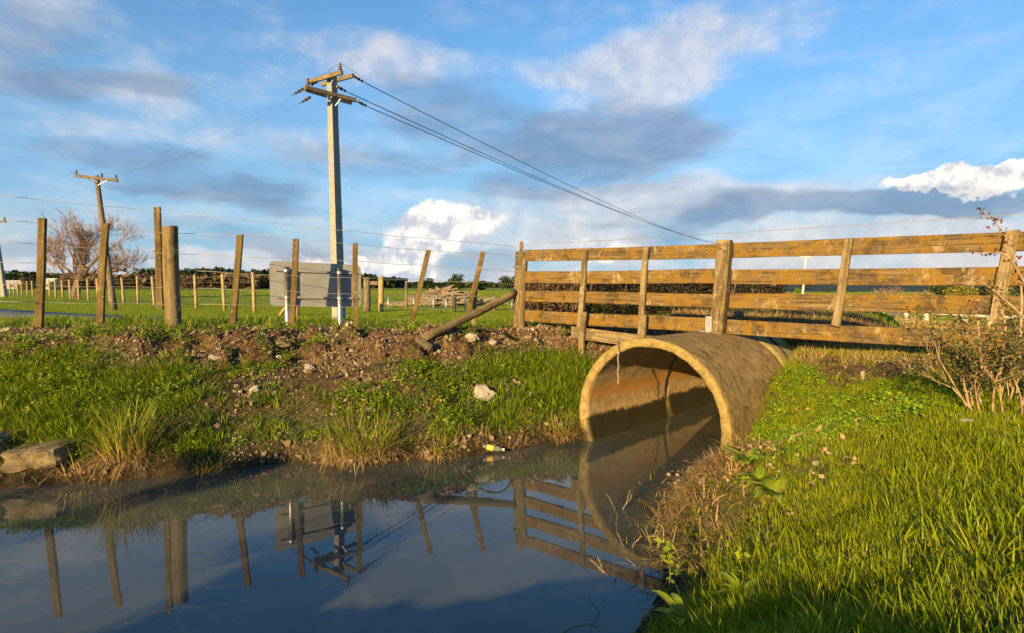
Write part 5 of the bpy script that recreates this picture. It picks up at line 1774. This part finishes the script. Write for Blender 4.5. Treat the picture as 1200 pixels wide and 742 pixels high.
wood('far_wood', -40, 110, 300, 322, 320, 5000, 2.0, 'pine_leaf', 'dark distant wood along the horizon at the far left', 3)
wood('far_wood', 100, 320, 260, 322, 325, 7000, 1.6, 'brown_leaf', 'brown distant scrub along the horizon behind the roadside fence', 5)
wood('far_wood', 170, 330, 330, 318, 320, 4200, 2.0, 'pine_leaf', 'dark distant trees rising over the brown scrub', 9)
wood('far_wood', 405, 470, 330, 318, 326, 2600, 2.0, 'pine_leaf', 'dark distant conifers beside the gateway frame', 14)
wood('far_wood', 470, 640, 420, 333, 331, 4200, 1.8, 'tree_leaf', 'low line of distant trees behind the timber heap', 15)
# low wooded hills beyond the plain on the right
m_, t_ = material('hill_forest_haze_tint')
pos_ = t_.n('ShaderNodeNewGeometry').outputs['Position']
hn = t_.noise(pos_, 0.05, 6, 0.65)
finish(t_, t_.mix(t_.rng(hn, 0.35, 0.65), (0.035, 0.055, 0.062), (0.065, 0.09, 0.095)), 1.0, bump(t_, hn, 1.0, 6.0), 0.0)  # forest green shifted to blue in the base colour, standing for distance haze
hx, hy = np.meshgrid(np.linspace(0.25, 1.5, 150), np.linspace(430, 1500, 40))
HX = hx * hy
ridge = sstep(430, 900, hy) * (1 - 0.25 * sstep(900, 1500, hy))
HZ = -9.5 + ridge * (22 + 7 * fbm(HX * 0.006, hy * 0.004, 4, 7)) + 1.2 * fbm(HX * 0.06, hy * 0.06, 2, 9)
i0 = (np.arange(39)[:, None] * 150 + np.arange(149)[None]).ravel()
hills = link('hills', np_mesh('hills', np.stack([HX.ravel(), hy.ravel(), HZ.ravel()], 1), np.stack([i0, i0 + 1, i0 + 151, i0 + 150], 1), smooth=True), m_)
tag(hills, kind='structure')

far = [  # px, base, depth, width px, top, label, material, name
    (536, 345, 150, 34, 321, 'round olive tree beyond the timber heap', 'tree_leaf', 'field_tree'),
    (502, 345, 170, 30, 326, 'lower green tree left of the round olive tree', 'tree_leaf', 'field_tree'),
    (566, 345, 160, 30, 329, 'small dark tree between the two round trees', 'tree_leaf', 'field_tree'),
    (592, 345, 150, 27, 323, 'round green tree just left of the strainer post', 'tree_leaf', 'field_tree'),
    (222, 345, 190, 30, 325, 'reddish brown rounded tree behind the round post', 'brown_leaf', 'field_tree'),
    (285, 345, 190, 28, 327, 'brown rounded tree near the far wood', 'brown_leaf', 'field_tree'),
    (30, 345, 200, 28, 325, 'pale brown bush at the left behind the far posts', 'brown_leaf', 'field_tree'),
    (78, 344, 150, 26, 324, 'dull green bush behind the bare tree trunk', 'brown_leaf', 'field_tree'),
    (873, 347, 120, 20, 324, 'dark round tree seen just right of the heavy post', 'tree_leaf', 'field_tree'),
    (897, 347, 130, 16, 336, 'small shrub beside the pale roof', 'brown_leaf', 'field_tree'),
    (934, 347, 110, 16, 338, 'clipped green bush beside the white pole', 'clover', 'field_tree'),
    (970, 347, 120, 18, 339, 'dull low bush between the white pole and the leaning batten', 'tree_leaf', 'field_tree'),
    (1122, 372, 44, 35, 333, 'smooth golden-green rounded bush behind the rails on the right', 'gold_leaf', 'golden_bush'),
    (1105, 372, 60, 46, 328, 'dark green conifer behind the golden bush', 'tree_leaf', 'field_tree'),
    (1160, 372, 55, 60, 322, 'tall dark evergreen to the right of the golden bush', 'tree_leaf', 'field_tree'),
    (1205, 375, 40, 50, 322, 'dark evergreen cut by the right frame edge', 'tree_leaf', 'field_tree'),
]
for i, (px, by, D, wp, top, lb, mt, nm) in enumerate(far):
    tree(nm, px, by, D, wp, top, lb, mt, 'bush' if 'bush' in lb else 'tree', seed=20 + i, n=2600 if mt == 'gold_leaf' else 1300, trunk='bush' not in lb, leaf=None if mt != 'gold_leaf' else 0.11, lumps=7 if mt == 'gold_leaf' else 10)

# bare bushes on the right
for (px, D, wp, top, lb, sdv) in ((1040, 48, 60, 333, 'pale bare branching bush behind the rails right of the leaning batten', 4), (1080, 46, 46, 336, 'second bare greyish bush next to the golden bush', 6)):
    b = at(px, 372, D=D); b.z = FIELD_Z
    e = empty('bare_bush', b, lb, 'bush')
    mb = MB(); rgx = random.Random(sdv)
    Hh = at(px, top, D=D).z - FIELD_Z

    def bb_grow(p, d_, L, r_, dep):
        pts = [p]
        for i in range(3):
            d_ = (d_ + Vector((rgx.gauss(0, .2), rgx.gauss(0, .2), rgx.gauss(0, .15)))).normalized()
            p = p + d_ * L / 3; pts.append(p)
        mb.tube(pts, [r_, r_ * .8, r_ * .65, r_ * .5], 3, False)
        if dep:
            for k in range(4):
                bb_grow(pts[rgx.randint(1, 3)], (d_ + Vector((rgx.gauss(0, .7), rgx.gauss(0, .7), rgx.uniform(-.1, .5)))).normalized(), L * .62, r_ * .55, dep - 1)
    for k in range(9):
        a = rgx.uniform(0, 6.28)
        bb_grow(Vector((rgx.uniform(-.3, .3) * wp / 40, 0, -0.05)), Vector((math.cos(a) * .7, math.sin(a) * .7, 1)).normalized(), Hh * .5, .045, 3)
    o = mb.build('branches', M['twig'], None); o.parent = e

# house with a pale roof far on the right
hD = 170.0
hb0 = at(893, 345, D=hD)
M['house_wall'] = simple_mat('house_wall', (0.30, 0.28, 0.24), (0.36, 0.33, 0.28), 0.8, 2)
M['house_roof'] = simple_mat('house_roof', (0.36, 0.34, 0.33), (0.46, 0.44, 0.42), 0.6, 3)
M['dark_glass'] = simple_mat('dark_glass', (0.03, 0.035, 0.04), (0.05, 0.055, 0.06), 0.15, 5, 0, 0.5)


def house(x, y, w_, d_, h_, rh, label, rz):
    e = empty('house', (x, y, gz(x, y)), label, 'house')
    e.rotation_euler = (0, 0, rz)
    o = MB().box((0, 0, h_ / 2), (w_, d_, h_)).build('wall', M['house_wall']); o.parent = e
    ov = 0.4
    V = [(-w_ / 2 - ov, -d_ / 2 - ov, h_ - .1), (w_ / 2 + ov, -d_ / 2 - ov, h_ - .1), (w_ / 2 + ov, d_ / 2 + ov, h_ - .1), (-w_ / 2 - ov, d_ / 2 + ov, h_ - .1), (-w_ / 2 - ov, 0, h_ + rh), (w_ / 2 + ov, 0, h_ + rh)]
    o = MB().add(V, [(0, 1, 5, 4), (2, 3, 4, 5), (0, 4, 3), (1, 2, 5), (3, 2, 1, 0)]).build('roof', M['house_roof']); o.parent = e
    for k in (-.3, .05, .32):
        o = MB().box((w_ * k, -d_ / 2 - .01, h_ * .55), (1.3, .06, 1.1)).build('window', M['dark_glass']); o.parent = e
    return e


house(hb0.x, hD, 9.5, 7, 2.4, 1.7, 'low house with a pale roof far behind the rails', 0.3)
p = at(18, 330, D=260); house(p.x, 260, 8, 6, 2.2, 1.5, 'small pale house at the far left edge of the plain', 0.2)
p = at(60, 330, D=230); house(p.x, 230, 6, 5, 2.6, 1.6, 'small grey house behind the bare tree', -0.3)

# white pole with a box at its foot
b = at(938.5, 368, z=FIELD_Z)
wp_ = empty('white_pole', b, 'thin white pole with a short crossbar seen between the rails', 'pole')
beam('shaft', b - UP * .1, at(944.5, 301, D=b.y), 0.10, 0.10, M['white_paint'], wp_, None, 4, 0.001, round_n=10)
beam('crossbar', at(937, 301.5, D=b.y), at(951, 301, D=b.y), 0.05, 0.05, M['white_paint'], wp_, UP, 1, 0.0)
bx_ = at(937, 367, z=FIELD_Z) + Vector((0, -1.5, 0))
e = empty('white_mailbox', bx_, 'small white box standing at the foot of the white pole', 'box')
o = MB().box((0, 0, .2), (.40, .32, .32)).build('box_body', M['white_paint']); o.parent = e
o = MB().box((0, 0, .385), (.46, .38, .04)).build('lid', M['white_paint']); o.parent = e
o = MB().box((0, 0, 0.0), (.1, .1, .1)).build('stand', M['white_paint']); o.parent = e

# white rail fence on the far right
wf = empty('white_fence', at(1100, 378, z=FIELD_Z), 'low white painted rail fence across the drive on the right', 'fence')
wfp = [at(px, py, z=FIELD_Z) for px, py in ((1035, 374), (1062, 376), (1085, 378), (1130, 381), (1160, 383), (1215, 387))]
for p in wfp:
    beam('post', p - UP * .1, p + UP * .75, .12, .12, M['white_paint'], wf, None, 2, .002)
for zz in (.62, .36):
    for a, b in zip(wfp[:-1], wfp[1:]):
        beam('rail', a + UP * zz + Vector((0, -.08, 0)), b + UP * zz + Vector((0, -.08, 0)), .11, .035, M['white_paint'], wf, UP, 2, .002)
# dry scrub beyond the rails on the right
def scrub(px, py, n, rad, hgt, label, mat='straw'):
    p = at(px, py, z=FIELD_Z)
    V, F, H, rn = blades(n, rad, hgt, .012, .45, .7, 4)
    o = link('dry_scrub', np_mesh('dry_scrub', V, F, {'h': H, 'rnd': rn}), M[mat]); o.location = p
    tag(o, label, 'scrub')


scrub(1015, 384, 700, .9, .75, 'dry pinkish scrub seen under the third rail')
scrub(1052, 386, 500, .6, .55, 'pale straw clump right of the dry scrub')
scrub(1100, 388, 500, .9, .5, 'low dead grass below the white fence')
scrub(1150, 390, 500, .9, .55, 'low dead grass behind the thorny shrub')

# unseen bushes, added behind the viewer to throw long shadows over the foreground
def shade_bush(x, y, w_, top, label, seed):
    rg = np.random.default_rng(seed)
    z0 = gz(x, y)
    e = empty('added_shade_bush', (x, y, z0), label, 'bush')
    H = top - z0
    mb = MB()
    cl = []
    for k in range(9):
        a = rg.uniform(0, 6.28); q = w_ * .36 * rg.uniform(.1, 1); zc = H * rg.uniform(.25, .8)
        cl.append((q * math.cos(a), q * math.sin(a), zc, min(w_ * .24, H * .24) * rg.uniform(.7, 1.15), .85))
        mb.tube([(0.05 * math.cos(a), 0.05 * math.sin(a), -.05), (q * .5 * math.cos(a), q * .5 * math.sin(a), zc * .6), (q * math.cos(a), q * math.sin(a), zc)], [.02, .014, .006], 5)
    o = mb.build('stems', M['tree_bark'], None, True); o.parent = e
    lv = crown_leaves(cl, 1700, 0.06, rg)
    o = link('foliage', np_mesh('foliage', lv[0], lv[1], {'h': lv[2], 'rnd': lv[3]}), M['tree_leaf']); o.parent = e


shade_bush(-1.25, -3.3, 1.6, 2.0, 'low leafy bush added out of view, behind the viewer to the left, to shade the foreground', 2)
shade_bush(-4.85, -3.3, 1.1, 2.65, 'second leafy bush added behind the viewer to cast shade', 3)
shade_bush(-6.9, -3.3, 0.7, 2.8, 'narrow leafy bush added out of view between two others to cast shade', 4)
shade_bush(-8.6, -3.3, 1.5, 2.85, 'outermost leafy bush added behind the viewer to cast shade', 5)
